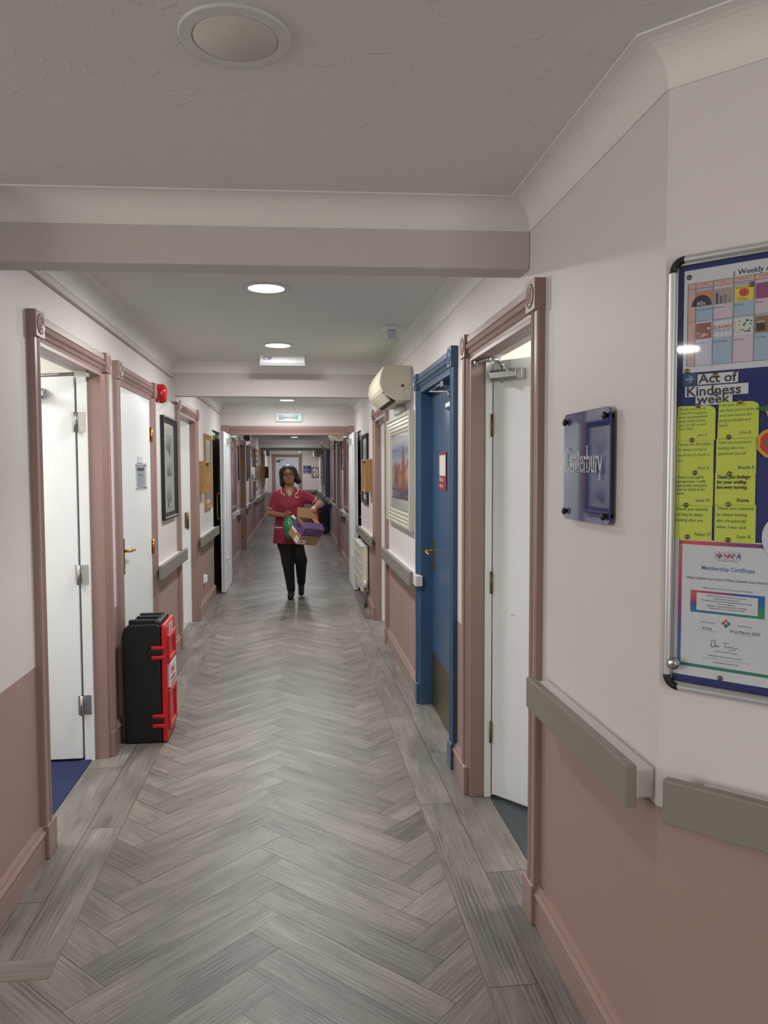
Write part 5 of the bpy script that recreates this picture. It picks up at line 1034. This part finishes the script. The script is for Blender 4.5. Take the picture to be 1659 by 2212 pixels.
# ------------------------------------------------------------------ implicit-surface modelling for the figure
import numpy as np
class Field:
    def __init__(s, lo, hi, res):
        s.lo = np.array(lo, float); s.res = res; s.n = np.ceil((np.array(hi)-s.lo)/res).astype(int)+1
        s.d = np.full(s.n, 0.5, np.float32)
    def win(s, lo, hi):
        a = np.clip(np.floor((np.array(lo)-s.lo)/s.res).astype(int), 0, s.n); b = np.clip(np.ceil((np.array(hi)-s.lo)/s.res).astype(int)+1, 0, s.n)
        sl = tuple(slice(a[i], b[i]) for i in range(3))
        ax = [(s.lo[i]+s.res*np.arange(a[i], b[i])).astype(np.float32) for i in range(3)]
        return sl, ax[0][:, None, None], ax[1][None, :, None], ax[2][None, None, :]
    def add(s, sl, e, k):
        d = s.d[sl]
        if k <= 0: s.d[sl] = np.minimum(d, e); return
        h = np.clip(0.5+0.5*(d-e)/k, 0, 1); s.d[sl] = d*(1-h)+e*h-k*h*(1-h)
    def cut(s, sl, e, k=0.0): s.d[sl] = np.maximum(s.d[sl], -e)
    def cap(s, a, b, ra, rb, k=0.012, sub=False, flat=None):
        a = np.array(a, float); b = np.array(b, float); m = max(ra, rb)+0.05
        sl, X, Y, Z = s.win(np.minimum(a, b)-m, np.maximum(a, b)+m); u = b-a; L = max(float(u@u), 1e-9)
        t = np.clip(((X-a[0])*u[0]+(Y-a[1])*u[1]+(Z-a[2])*u[2])/L, 0, 1)
        e = np.sqrt((X-a[0]-t*u[0])**2+(Y-a[1]-t*u[1])**2+(Z-a[2]-t*u[2])**2)-(ra+(rb-ra)*t)
        if flat is not None:
            tt = ((X-a[0])*u[0]+(Y-a[1])*u[1]+(Z-a[2])*u[2])/math.sqrt(L); e = np.maximum(e, tt-flat*math.sqrt(L))
        (s.cut(sl, e) if sub else s.add(sl, e, k)); return s
    def ell(s, c, r, k=0.012, sub=False, R=None):
        c = np.array(c, float); r = np.array(r, float); m = float(max(r))+0.05
        sl, X, Y, Z = s.win(c-m, c+m); x, y, z = X-c[0], Y-c[1], Z-c[2]
        if R is not None: x, y, z = R[0][0]*x+R[0][1]*y+R[0][2]*z, R[1][0]*x+R[1][1]*y+R[1][2]*z, R[2][0]*x+R[2][1]*y+R[2][2]*z
        q = np.sqrt((x/r[0])**2+(y/r[1])**2+(z/r[2])**2); e = (q-1)*float(min(r))
        (s.cut(sl, e) if sub else s.add(sl, e, k)); return s
    def slices(s, tab, k=0.012):
        """tab rows: z, cx, cy, rx, ry (ascending z)"""
        T = np.array(tab); z0, z1 = T[0, 0], T[-1, 0]; m = 0.06; mr = T[:, 3].max()+m
        sl, X, Y, Z = s.win((T[:, 1].min()-mr, T[:, 2].min()-mr, z0-m), (T[:, 1].max()+mr, T[:, 2].max()+mr, z1+m))
        f = [np.interp(Z, T[:, 0], T[:, i]).astype(np.float32) for i in range(1, 5)]
        q = np.sqrt(((X-f[0])/f[2])**2+((Y-f[1])/f[3])**2); e = (q-1)*np.minimum(f[2], f[3]); e = np.maximum(e, np.maximum(z0-Z, Z-z1))
        s.add(sl, e, k); return s
    def mesh(s, name, m, parent, smooth=2, slots=None):
        d = s.d; ins = d < 0; n = d.shape
        c = ins[:-1, :-1, :-1].astype(np.int8)
        for i in (0, 1):
            for j in (0, 1):
                for k in (0, 1):
                    if i+j+k: c = c+ins[i:n[0]-1+i, j:n[1]-1+j, k:n[2]-1+k]
        act = (c > 0) & (c < 8); idx = np.full(act.shape, -1, np.int64); I = np.argwhere(act); idx[act] = np.arange(len(I))
        P = np.zeros((len(I), 3)); W = np.zeros(len(I))
        corners = [(i, j, k) for i in (0, 1) for j in (0, 1) for k in (0, 1)]
        for a in corners:
            for ax in range(3):
                if a[ax] == 0:
                    b = list(a); b[ax] = 1
                    da = d[I[:, 0]+a[0], I[:, 1]+a[1], I[:, 2]+a[2]]; db = d[I[:, 0]+b[0], I[:, 1]+b[1], I[:, 2]+b[2]]
                    cr = (da < 0) != (db < 0); t = np.where(cr, da/np.where(cr, da-db, 1), 0)
                    p = I+np.array(a, float); p[:, ax] += t; P += np.where(cr[:, None], p, 0); W += cr
        P = s.lo+s.res*P/W[:, None]
        F = []
        for ax in range(3):
            o = [1, 1, 1]; o[ax] = 0; sa = [slice(1, -1)]*3; sb = [slice(1, -1)]*3; sa[ax] = slice(0, -1); sb[ax] = slice(1, None)
            A = ins[tuple(sa)]; B = ins[tuple(sb)]; E = np.argwhere(A != B); fl = A[tuple(E.T)]
            E = E+np.array(o); u, v = [q for q in range(3) if q != ax]
            def g(du, dv):
                e = E.copy(); e[:, u] -= du; e[:, v] -= dv; return idx[tuple(e.T)]
            Q = np.stack([g(0, 0), g(1, 0), g(1, 1), g(0, 1)], 1)
            flip = fl if ax != 1 else ~fl
            Q[flip] = Q[flip][:, ::-1]; F.append(Q)
        F = np.concatenate(F); F = F[(F >= 0).all(1)]
        off = np.array(wloc(parent)) if parent else np.zeros(3)
        me = bpy.data.meshes.new(name); me.from_pydata((P-off).tolist(), [], F.tolist())
        bm = bmesh.new(); bm.from_mesh(me)
        for _ in range(smooth): bmesh.ops.smooth_vert(bm, verts=bm.verts, factor=0.5, use_axis_x=True, use_axis_y=True, use_axis_z=True)
        bmesh.ops.recalc_face_normals(bm, faces=bm.faces)
        ms = [m]
        for f in bm.faces:
            f.smooth = True
            if slots:
                c_ = f.calc_center_median()+Vector(off)
                for si, (fn, mm) in enumerate(slots):
                    if fn(c_): f.material_index = si+1
        bm.to_mesh(me); bm.free(); me.materials.append(m)
        for fn, mm in (slots or []): me.materials.append(mm)
        o = bpy.data.objects.new(name, me); COL.objects.link(o); o.parent = parent
        return o
M_SKIN = mat('brown_skin', (142, 98, 72), 0.45, var=0.06, vscale=30)
M_LIP = mat('lip', (120, 66, 58), 0.4); M_BROW = mat('brow', (34, 24, 20), 0.7)
M_HAIR = mat('black_hair', (12, 10, 11), 0.5, bump=0.6, bscale=60, stretch=(6, 6, 0.6))
M_TUNIC = mat('burgundy_tunic', (128, 30, 54), 0.75, var=0.08, vscale=14, bump=0.25, bscale=40)
M_TROUS = mat('black_trousers', (13, 13, 16), 0.8, bump=0.2, bscale=30); M_SHOE = mat('black_shoe', (5, 5, 6), 0.7)
M_PIPE = mat('white_piping', (226, 220, 224), 0.7)
CX, CY = -0.080, 8.97
WOMAN = thing('person', (CX, CY, 0), 'woman in burgundy tunic and glasses walking down the corridor with a box and green bag', 'person')
HC_ = np.array([-0.090, 8.935, 1.435]); ang = math.radians(7); ca, sa = math.cos(ang), math.sin(ang)
def H(x, y, z):   # head-local to world: x right in the picture, y towards the camera, z up
    return (HC_[0]+x*ca-z*sa, HC_[1]-y, HC_[2]+x*sa+z*ca)
HR = [[ca, 0, sa], [0, 1, 0], [-sa, 0, ca]]
sL, eL, wL = (-0.214, 8.98, 1.205), (-0.300, 8.965, 0.995), (-0.165, 8.765, 0.985)
sR, eR, wR = (0.068, 8.98, 1.212), (0.268, 8.965, 1.095), (0.203, 8.755, 1.068)
body = Field((-0.42, 8.55, 0.02), (0.40, 9.45, 1.60), 0.0042)
TORSO = [(0.62, CX, CY, 0.130, 0.090), (0.75, CX, CY, 0.150, 0.105), (0.85, CX, CY, 0.155, 0.110), (0.97, CX, CY, 0.140, 0.100), (1.10, CX, CY, 0.150, 0.105), (1.20, CX-0.002, CY, 0.150, 0.092), (1.25, CX-0.003, CY, 0.125, 0.075), (1.285, CX-0.004, CY-0.003, 0.060, 0.055), (1.31, CX-0.005, CY-0.005, 0.052, 0.052)]
body.slices(TORSO)
body.cap((-0.084, 8.968, 1.24), (-0.088, 8.950, 1.37), 0.056, 0.050, 0.02)
body.cap((-0.135, 8.97, 0.74), (-0.108, 8.93, 0.44), 0.066, 0.052, 0.02).cap((-0.108, 8.93, 0.44), (-0.072, 8.985, 0.10), 0.052, 0.030, 0.02)
body.cap((-0.02, 8.97, 0.74), (0.045, 8.96, 0.44), 0.066, 0.052, 0.02).cap((0.045, 8.96, 0.44), (0.047, 9.235, 0.15), 0.052, 0.030, 0.02)
for (a, e, w_) in ((sL, eL, wL), (sR, eR, wR)):
    body.cap(a, e, 0.042, 0.038, 0.015); body.cap(e, w_, 0.040, 0.025, 0.015)
# skull, jaw, face
body.ell(H(0, -0.008, 0.025), (0.074, 0.092, 0.092), 0.02, R=HR).ell(H(0, 0.022, -0.045), (0.062, 0.066, 0.066), 0.03, R=HR)
body.ell(H(0, 0.052, -0.085), (0.026, 0.026, 0.018), 0.02, R=HR)
for sx in (-1, 1):
    body.ell(H(sx*0.040, 0.056, -0.022), (0.024, 0.022, 0.022), 0.02, R=HR)
    body.ell(H(sx*0.030, 0.098, 0.012), (0.015, 0.012, 0.008), 0.0, sub=True, R=HR)
    body.ell(H(sx*0.078, -0.004, -0.008), (0.008, 0.018, 0.028), 0.006, R=HR)
body.cap(H(-0.045, 0.076, 0.030), H(0.045, 0.076, 0.030), 0.010, 0.010, 0.015)
body.cap(H(0, 0.080, 0.018), H(0, 0.100, -0.018), 0.008, 0.012, 0.008).ell(H(-0.012, 0.090, -0.021), (0.009, 0.010, 0.008), 0.006).ell(H(0.012, 0.090, -0.021), (0.009, 0.010, 0.008), 0.006)
body.cap(H(-0.018, 0.080, -0.046), H(0.018, 0.080, -0.046), 0.0075, 0.0075, 0.006).cap(H(-0.014, 0.080, -0.058), H(0.014, 0.080, -0.058), 0.008, 0.008, 0.005)
# hands
def hand(w_, kn, fingers, th, pr=0.017):
    """palm from wrist to the row of knuckles; fingers = list of joints per finger"""
    for k_ in kn: body.cap(w_, k_, 0.019, 0.0125, 0.010)
    for f_ in fingers:
        for a, b in zip(f_, f_[1:]): body.cap(a, b, 0.0088, 0.0080, 0.003)
    for a, b in zip(th, th[1:]): body.cap(a, b, 0.0110, 0.0090, 0.005)
# picture-left hand: knuckles forward, fingers closing round the neck of the bag
kn = [(-0.105+0.006*i, 8.700+0.004*i, 1.008-0.018*i) for i in range(4)]
fg = [[k_, (k_[0]+0.034, k_[1]-0.012, k_[2]-0.004), (k_[0]+0.044, k_[1]+0.012, k_[2]-0.012), (k_[0]+0.026-0.003*i, k_[1]+0.028, k_[2]-0.012)] for i, k_ in enumerate(kn)]
fg[3][1] = (fg[3][1][0]-0.008, fg[3][1][1], fg[3][1][2])
hand(wL, kn, fg, [(-0.135, 8.725, 1.000), (-0.098, 8.688, 1.026), (-0.068, 8.676, 1.010)])
# picture-right hand: over the top edge of the raised carton flap, fingers down its front
kn = [(0.150+0.019*i, 8.668-0.001*i, 1.046+0.004*i) for i in range(4)]
fg = [[k_, (k_[0]-0.003, k_[1]-0.022, k_[2]-0.022), (k_[0]-0.004, k_[1]-0.018, k_[2]-0.048+0.004*abs(i-1)), (k_[0]-0.002, k_[1]-0.006, k_[2]-0.064+0.006*abs(i-1))] for i, k_ in enumerate(kn)]
hand(wR, kn, fg, [(0.172, 8.715, 1.052), (0.148, 8.712, 1.025), (0.150, 8.700, 0.995)])
def inl(c):
    v = Vector(c)-Vector(HC_.tolist()); x = v.x*ca+v.z*sa; z = -v.x*sa+v.z*ca; y = -v.y; return x, y, z
def is_lip(c):
    x, y, z = inl(c); return y > 0.070 and abs(x) < 0.024 and -0.064 < z < -0.041 and ((x/0.025)**2+((z+0.0525)/0.011)**2) < 1
def is_brow(c):
    x, y, z = inl(c); return y > 0.06 and 0.012 < abs(x) < 0.046 and abs(z-0.036+0.10*max(0, abs(x)-0.03)) < 0.0035
body.mesh('body', M_SKIN, WOMAN, 1, [(is_lip, M_LIP), (is_brow, M_BROW)])
# tunic
tun = Field((-0.42, 8.70, 0.60), (0.36, 9.20, 1.36), 0.0046)
TT = [(0.650, CX, CY, 0.196, 0.150), (0.75, CX, CY, 0.190, 0.145), (0.85, CX, CY, 0.178, 0.138), (0.97, CX, CY, 0.164, 0.128), (1.10, CX, CY, 0.170, 0.130), (1.19, CX-0.002, CY, 0.172, 0.110), (1.235, CX-0.003, CY, 0.155, 0.092), (1.27, CX-0.004, CY, 0.105, 0.072), (1.305, CX-0.005, CY-0.002, 0.064, 0.062)]
tun.slices(TT)
mL = tuple(sL[i]+(eL[i]-sL[i])*0.82 for i in range(3)); mR = tuple(sR[i]+(eR[i]-sR[i])*0.72 for i in range(3))
tun.cap((-0.208, 8.978, 1.203), mL, 0.064, 0.055, 0.045, flat=1.0); tun.cap((0.058, 8.978, 1.207), mR, 0.066, 0.053, 0.045, flat=1.0)
for (x_, z_) in ((-0.135, 1.105), (-0.025, 1.105)): tun.ell((x_, 8.885, z_), (0.062, 0.045, 0.060), 0.03)
tun.ell((CX, 8.90, 0.80), (0.13, 0.075, 0.11), 0.04)
# V neck and neck opening, flat hem
sl, X, Y, Z = tun.win((-0.30, 8.70, 1.15), (0.15, 8.97, 1.36))
vx = np.abs(X-(CX+0.001)); vz = (Z-1.178)*0.62; tun.cut(sl, np.maximum(np.maximum(vx-vz, Y-8.955), 1.178-Z)*0.85)
tun.cap((-0.084, 8.965, 1.24), (-0.088, 8.950, 1.40), 0.060, 0.060, sub=True)
TUN = tun.mesh('tunic', M_TUNIC, WOMAN, 2)
def front(x, z, off=0.004):
    T = np.array(TT); cx, cy, rx, ry = [np.interp(z, T[:, 0], T[:, i]) for i in range(1, 5)]
    q = min(0.98, abs((x-cx)/rx)); y = cy-ry*math.sqrt(1-q*q)
    # follow the real surface: march from the front
    i = int(round((x-tun.lo[0])/tun.res)); k_ = int(round((z-tun.lo[2])/tun.res)); col = tun.d[i, :, k_]
    j = np.argmax(col < 0)
    if col[j] < 0: y = tun.lo[1]+tun.res*j
    return (x, y-off, z)
def piping(pts, r=0.0042, name='piping', surf=True):
    P = []
    for (a, b) in zip(pts, pts[1:]):
        for t in range(5): P.append((a[0]+(b[0]-a[0])*t/5, a[1]+(b[1]-a[1])*t/5))
    P.append(pts[-1]); b = MB(); b.tube([front(x, z, 0.001) for x, z in P], r, 8); b.build(name, M_PIPE, TUN)
# collar lapels and white edging
for sx in (-1, 1):
    c0 = CX+0.001
    pts = [(c0+sx*0.004, 1.182), (c0+sx*0.055, 1.205), (c0+sx*0.092, 1.235), (c0+sx*0.098, 1.262)]
    inner = [(c0+sx*0.010, 1.186), (c0+sx*0.034, 1.225), (c0+sx*0.052, 1.255), (c0+sx*0.068, 1.280)]
    b = MB()
    R = []
    for (p, q) in zip(pts, inner):
        A = front(p[0], p[1], 0.007); B = front(q[0], q[1], 0.006) if abs(q[0]-c0) > (q[1]-1.178)*0.62 else (q[0], front(p[0], p[1], 0.0)[1]-0.010, q[1])
        R.append((A, B))
    for (a0, b0), (a1, b1) in zip(R, R[1:]):
        b.rings([[a0, a1, b1, b0], [(v[0], v[1]+0.004, v[2]) for v in (a0, a1, b1, b0)]])
    b.build('collar', M_TUNIC, TUN)
    e = pts[1:]; P = [front(x, z, 0.010) for x, z in e] + [(c0+sx*0.088, 8.955, 1.292)]
    b = MB(); b.tube(P, 0.0045, 8); b.build('collar_piping', M_PIPE, TUN)
piping([(CX+0.062, 1.186), (CX+0.106, 1.178)], 0.0048, 'pocket_piping')
piping([(CX-0.172, 0.838), (CX-0.13, 0.834), (CX-0.085, 0.838)], 0.0045, 'pocket_piping')
def cuff(p0, p1, r, name):
    d = (Vector(p1)-Vector(p0)).normalized(); c = Vector(p1)-d*0.010; h = Vector((0, 1, 0)); u = d.cross(h).normalized(); v = d.cross(u)
    b = MB(); b.tube([tuple(c+(u*math.cos(a)+v*math.sin(a))*r) for a in [2*pi*i/24 for i in range(25)]], 0.0048, 8, cap=False); b.build(name, M_PIPE, TUN)
cuff(sL, mL, 0.0525, 'sleeve_piping'); cuff(sR, mR, 0.0510, 'sleeve_piping')
# trousers
tr_ = Field((-0.32, 8.75, 0.04), (0.20, 9.40, 0.82), 0.005)
tr_.slices([(0.58, CX+0.002, CY, 0.135, 0.105), (0.70, CX, CY, 0.165, 0.118), (0.80, CX, CY, 0.155, 0.110)])
tr_.cap((-0.135, 8.97, 0.66), (-0.105, 8.93, 0.44), 0.090, 0.072, 0.02).cap((-0.105, 8.93, 0.44), (-0.072, 8.985, 0.10), 0.071, 0.047, 0.02)
tr_.cap((-0.020, 8.97, 0.66), (0.045, 8.96, 0.44), 0.090, 0.070, 0.012).cap((0.045, 8.96, 0.44), (0.047, 9.225, 0.155), 0.069, 0.050, 0.02)
tr_.mesh('trousers', M_TROUS, WOMAN, 2)
sh = Field((-0.16, 8.72, -0.01), (0.16, 9.40, 0.24), 0.004)
sh.cap((-0.072, 8.985, 0.055), (-0.080, 8.845, 0.036), 0.040, 0.034, 0.015).cap((-0.072, 8.99, 0.04), (-0.072, 8.99, 0.10), 0.036, 0.034, 0.01)
sl, X, Y, Z = sh.win((-0.16, 8.72, -0.01), (0.16, 9.05, 0.05)); sh.d[sl] = np.maximum(sh.d[sl], 0.002-Z)
f2 = Field((-0.05, 9.02, -0.01), (0.15, 9.40, 0.24), 0.004)
f2.cap((0.047, 9.225, 0.115), (0.046, 9.125, 0.045), 0.038, 0.034, 0.015).cap((0.047, 9.235, 0.10), (0.047, 9.228, 0.165), 0.036, 0.035, 0.01).cap((0.046, 9.125, 0.040), (0.045, 9.09, 0.036), 0.034, 0.030, 0.01)
sl, X, Y, Z = f2.win((-0.05, 9.02, -0.01), (0.15, 9.40, 0.04)); f2.d[sl] = np.maximum(f2.d[sl], 0.002-Z)
sh.mesh('shoe', M_SHOE, WOMAN, 1); f2.mesh('shoe', M_SHOE, WOMAN, 1)
# hair
hr = Field((-0.28, 8.78, 1.26), (0.12, 9.12, 1.60), 0.0038)
hr.ell(H(0, -0.020, 0.030), (0.088, 0.100, 0.098), 0.02, R=HR)
hr.cap(H(-0.062, -0.005, 0.045), H(-0.086, 0.006, -0.085), 0.040, 0.026, 0.03).cap(H(-0.060, -0.045, 0.02), H(-0.078, -0.035, -0.105), 0.042, 0.030, 0.03)
hr.cap(H(0.062, -0.005, 0.045), H(0.098, 0.0, -0.075), 0.040, 0.028, 0.03).cap(H(0.060, -0.045, 0.02), H(0.100, -0.03, -0.090), 0.042, 0.028, 0.03).cap(H(0.095, 0.0, -0.060), H(0.136, 0.0, -0.092), 0.022, 0.007, 0.012)
hr.cap(H(0, -0.06, 0.0), H(0, -0.06, -0.09), 0.062, 0.055, 0.03)
hr.ell(H(0.0, 0.105, -0.030), (0.060, 0.100, 0.086), sub=True, R=HR)
hr.ell(H(0.0, 0.060, -0.10), (0.058, 0.075, 0.075), sub=True, R=HR)
hr.mesh('hair', M_HAIR, WOMAN, 2)
for sx in (-1, 1):
    b = MB(); b.disc(H(sx*0.030, 0.078, 0.012), (0, -1, 0), [(0.010*math.sin(t), -0.0105*math.cos(t)) for t in [pi*i/8 for i in range(9)]], 14, sy=0.55); ey = b.build('eye', mat('eye_white', (176, 166, 160), 0.3), WOMAN, smooth=True)
    b = MB(); b.disc(H(sx*0.030, 0.0880, 0.012), (0, -1, 0), [(0.0052, 0), (0.0050, 0.0008), (0, 0.0012)], 12, sy=0.9); b.build('iris', mat('dark_iris', (30, 20, 16), 0.15), ey)
gl = MB()
for sx in (-1, 1):
    R_ = []
    for k_ in range(25):
        a = 2*pi*k_/24; ex = 4.0; c_, s_ = math.cos(a), math.sin(a); x = 0.027*abs(c_)**(2/ex)*(1 if c_ >= 0 else -1); z = 0.0165*abs(s_)**(2/ex)*(1 if s_ >= 0 else -1)
        R_.append(H(sx*0.034+x, 0.104-0.0012*abs(sx*0.034+x)/0.01, 0.010+z))
    gl.tube(R_, 0.0026, 8, cap=False)
    gl.tube([H(sx*0.061, 0.0965, 0.018), H(sx*0.074, 0.085, 0.018), H(sx*0.079, 0.010, 0.010)], 0.0024, 8)
gl.tube([H(-0.008, 0.104, 0.014), H(0, 0.106, 0.017), H(0.008, 0.104, 0.014)], 0.0022, 8)
gl.build('glasses', M_BLACKF, WOMAN)
for sx in (-1, 1):
    b = MB(); b.disc(H(sx*0.078, 0.006, -0.040), (0, -1, 0), [(0.003, 0), (0.003, 0.003), (0, 0.004)], 8); b.build('earring', M_SILVER, WOMAN)
# ------------------------------------------------------------------ carton held on her left side
def carton():
    P0 = Vector((0.0927, 8.36, 0.8626)); A = Vector((-0.101, 0.0895, -0.182)); B = Vector((-0.0896, 0.1356, 0.1164)); C = Vector((0.2156, 0.1724, -0.0349))
    la, lb, lc = A.length, B.length, C.length; ea = A.normalized(); eb = (B-ea*B.dot(ea)).normalized(); ec = ea.cross(eb).normalized()
    if ec.dot(C) < 0: ec = -ec
    tf = lambda u, v, w_: tuple(P0+ec*u+eb*v+ea*w_)
    t = thing('cardboard_box', tf(lc/2, lb/2, la), 'tilted open brown and purple cardboard box carried by the woman', 'box')
    M_CARD = mat('brown_cardboard', (166, 128, 88), 0.8, var=0.08, vscale=20); M_PUR = mat('purple_print', (92, 66, 116), 0.6, var=0.15, vscale=30); M_DK = mat('dark_hole', (24, 18, 18), 0.9)
    th = 0.004
    b = MB(tf)
    b.box(0, lc, 0, th, 0, la).box(0, lc, lb-th, lb, 0, la).box(0, th, th, lb-th, 0, la).box(lc-th, lc, th, lb-th, 0, la).box(th, lc-th, th, lb-th, la-th, la)
    b.build('carton', M_CARD, t)
    e = 0.0008; hp = la*0.46
    b = MB(tf); b.box(0.002, lc-0.002, -e, 0, 0.004, hp).box(-e, 0, 0.002, lb-0.002, 0.004, hp); b.build('purple_band', M_PUR, t)
    b = MB(tf); b.extr([(lb*0.52+0.024*math.cos(a), la*0.22+0.014*math.sin(a)) for a in [2*pi*i/18 for i in range(18)]], -0.0016, -0.0009, lambda u, v, k: (k, u, v)); b.build('hand_hole', M_DK, t)
    b = MB(tf); b.box(0.004, lc*0.40, -e, 0, la*0.74, la*0.96, M_PAPER).box(-e, 0, 0.004, lb*0.34, la*0.66, la*0.94, M_PAPER).box(-e, 0, lb*0.45, lb*0.98, la*0.52, la*0.62, M_PAPER)
    for i in range(9): b.box(0.030+i*0.0062, 0.030+i*0.0062+(0.002 if i % 3 else 0.004), -e*1.6, -e, la*0.81, la*0.90, M_GREYP)
    for i in range(4): b.box(-e*1.6, -e, 0.016, 0.050, la*0.71+i*0.010, la*0.71+i*0.010+0.003, M_GREYP)
    b.build('shipping_label', None, t)
    b = MB(tf)
    for i in range(4): b.box(0.03, 0.15-0.02*i, -e*1.8, -e, 0.014+i*0.010, 0.018+i*0.010)
    b.build('print_lines', mat('print_ochre', (150, 116, 130), 0.7), t)
    F = Vector((0.0, 0.010, 0.108))
    def flap(p, q, d, m, name='flap'):
        p, q = Vector(tf(*p)), Vector(tf(*q)); n_ = (q-p).cross(d).normalized()*0.003; b = MB(); r = [p, q, q+d-(q-p)*0.01, p+d+(q-p)*0.01]
        b.rings([[tuple(v) for v in r], [tuple(v+n_) for v in r]])
        for f in b.bm.faces: f.smooth = False
        b.build(name, m, t)
    flap((0.004, lb, 0), (lc-0.004, lb, 0), F, M_CARD)
    flap((0.0, 0, 0), (lc, 0, 0), eb*0.085-ea*0.020, M_PUR)
    flap((0, 0.006, 0), (0, lb-0.006, 0), ec*0.075+ea*0.030, M_CARD)
    flap((lc, 0.006, 0), (lc, lb-0.006, 0), -ec*0.080-ea*0.006, M_CARD)
carton()
# ------------------------------------------------------------------ green bag hanging from her other hand
def bag():
    t = thing('plastic_bag', (-0.075, 8.64, 0.72), 'crumpled green plastic bag hanging from the hand of the woman', 'plastic bag')
    M_G = mat('green_plastic_film', (20, 118, 74), 0.28, var=0.25, vscale=18, bump=0.9, bscale=22); M_W = mat('white_film', (222, 226, 226), 0.35, bump=0.5, bscale=30); M_B = mat('blue_film', (40, 90, 170), 0.4)
    rr = random.Random(3)
    rows = [(0.985, -0.066, 0.010, 0.010), (0.965, -0.072, 0.018, 0.014), (0.945, -0.080, 0.040, 0.022), (0.92, -0.088, 0.056, 0.032), (0.88, -0.090, 0.058, 0.038), (0.83, -0.086, 0.054, 0.038), (0.78, -0.084, 0.044, 0.030), (0.745, -0.086, 0.030, 0.020), (0.722, -0.086, 0.012, 0.010)]
    R = []
    for i, (z, x, rx, ry) in enumerate(rows):
        R.append([(x+rx*(1+0.10*math.sin(5*a+i))*math.cos(a), 8.645+ry*(1+0.16*math.sin(7*a+i*1.7))*math.sin(a), z+0.004*math.sin(3*a+i)) for a in [2*pi*j/28 for j in range(28)]])
    b = MB(); b.rings(R); b.build('bag_body', M_G, t)
    b = MB(); b.rings([[(-0.050+0.012*math.cos(a)+0.02*k_, 8.635+0.012*math.sin(a), 0.985-0.022*k_+0.010*math.cos(a)) for a in [2*pi*j/10 for j in range(10)]] for k_ in range(3)]); b.build('white_tie', M_W, t)
    b = MB(); b.rings([[(-0.135+0.010*math.cos(a)+0.018*k_, 8.640+0.010*math.sin(a), 0.948-0.004*k_+0.008*math.cos(a)) for a in [2*pi*j/10 for j in range(10)]] for k_ in range(3)]); b.build('blue_edge', M_B, t)
    b = MB()
    for q in (((-0.092, 0.915), (-0.055, 0.925)), ((-0.092, 0.915), (-0.086, 0.845)), ((-0.055, 0.925), (-0.050, 0.87)), ((-0.078, 0.900), (-0.070, 0.845))):
        b.tube([(q[0][0], 8.611, q[0][1]), (q[1][0], 8.606, q[1][1])], 0.003, 6)
    b.build('white_print', M_W, t)
bag()
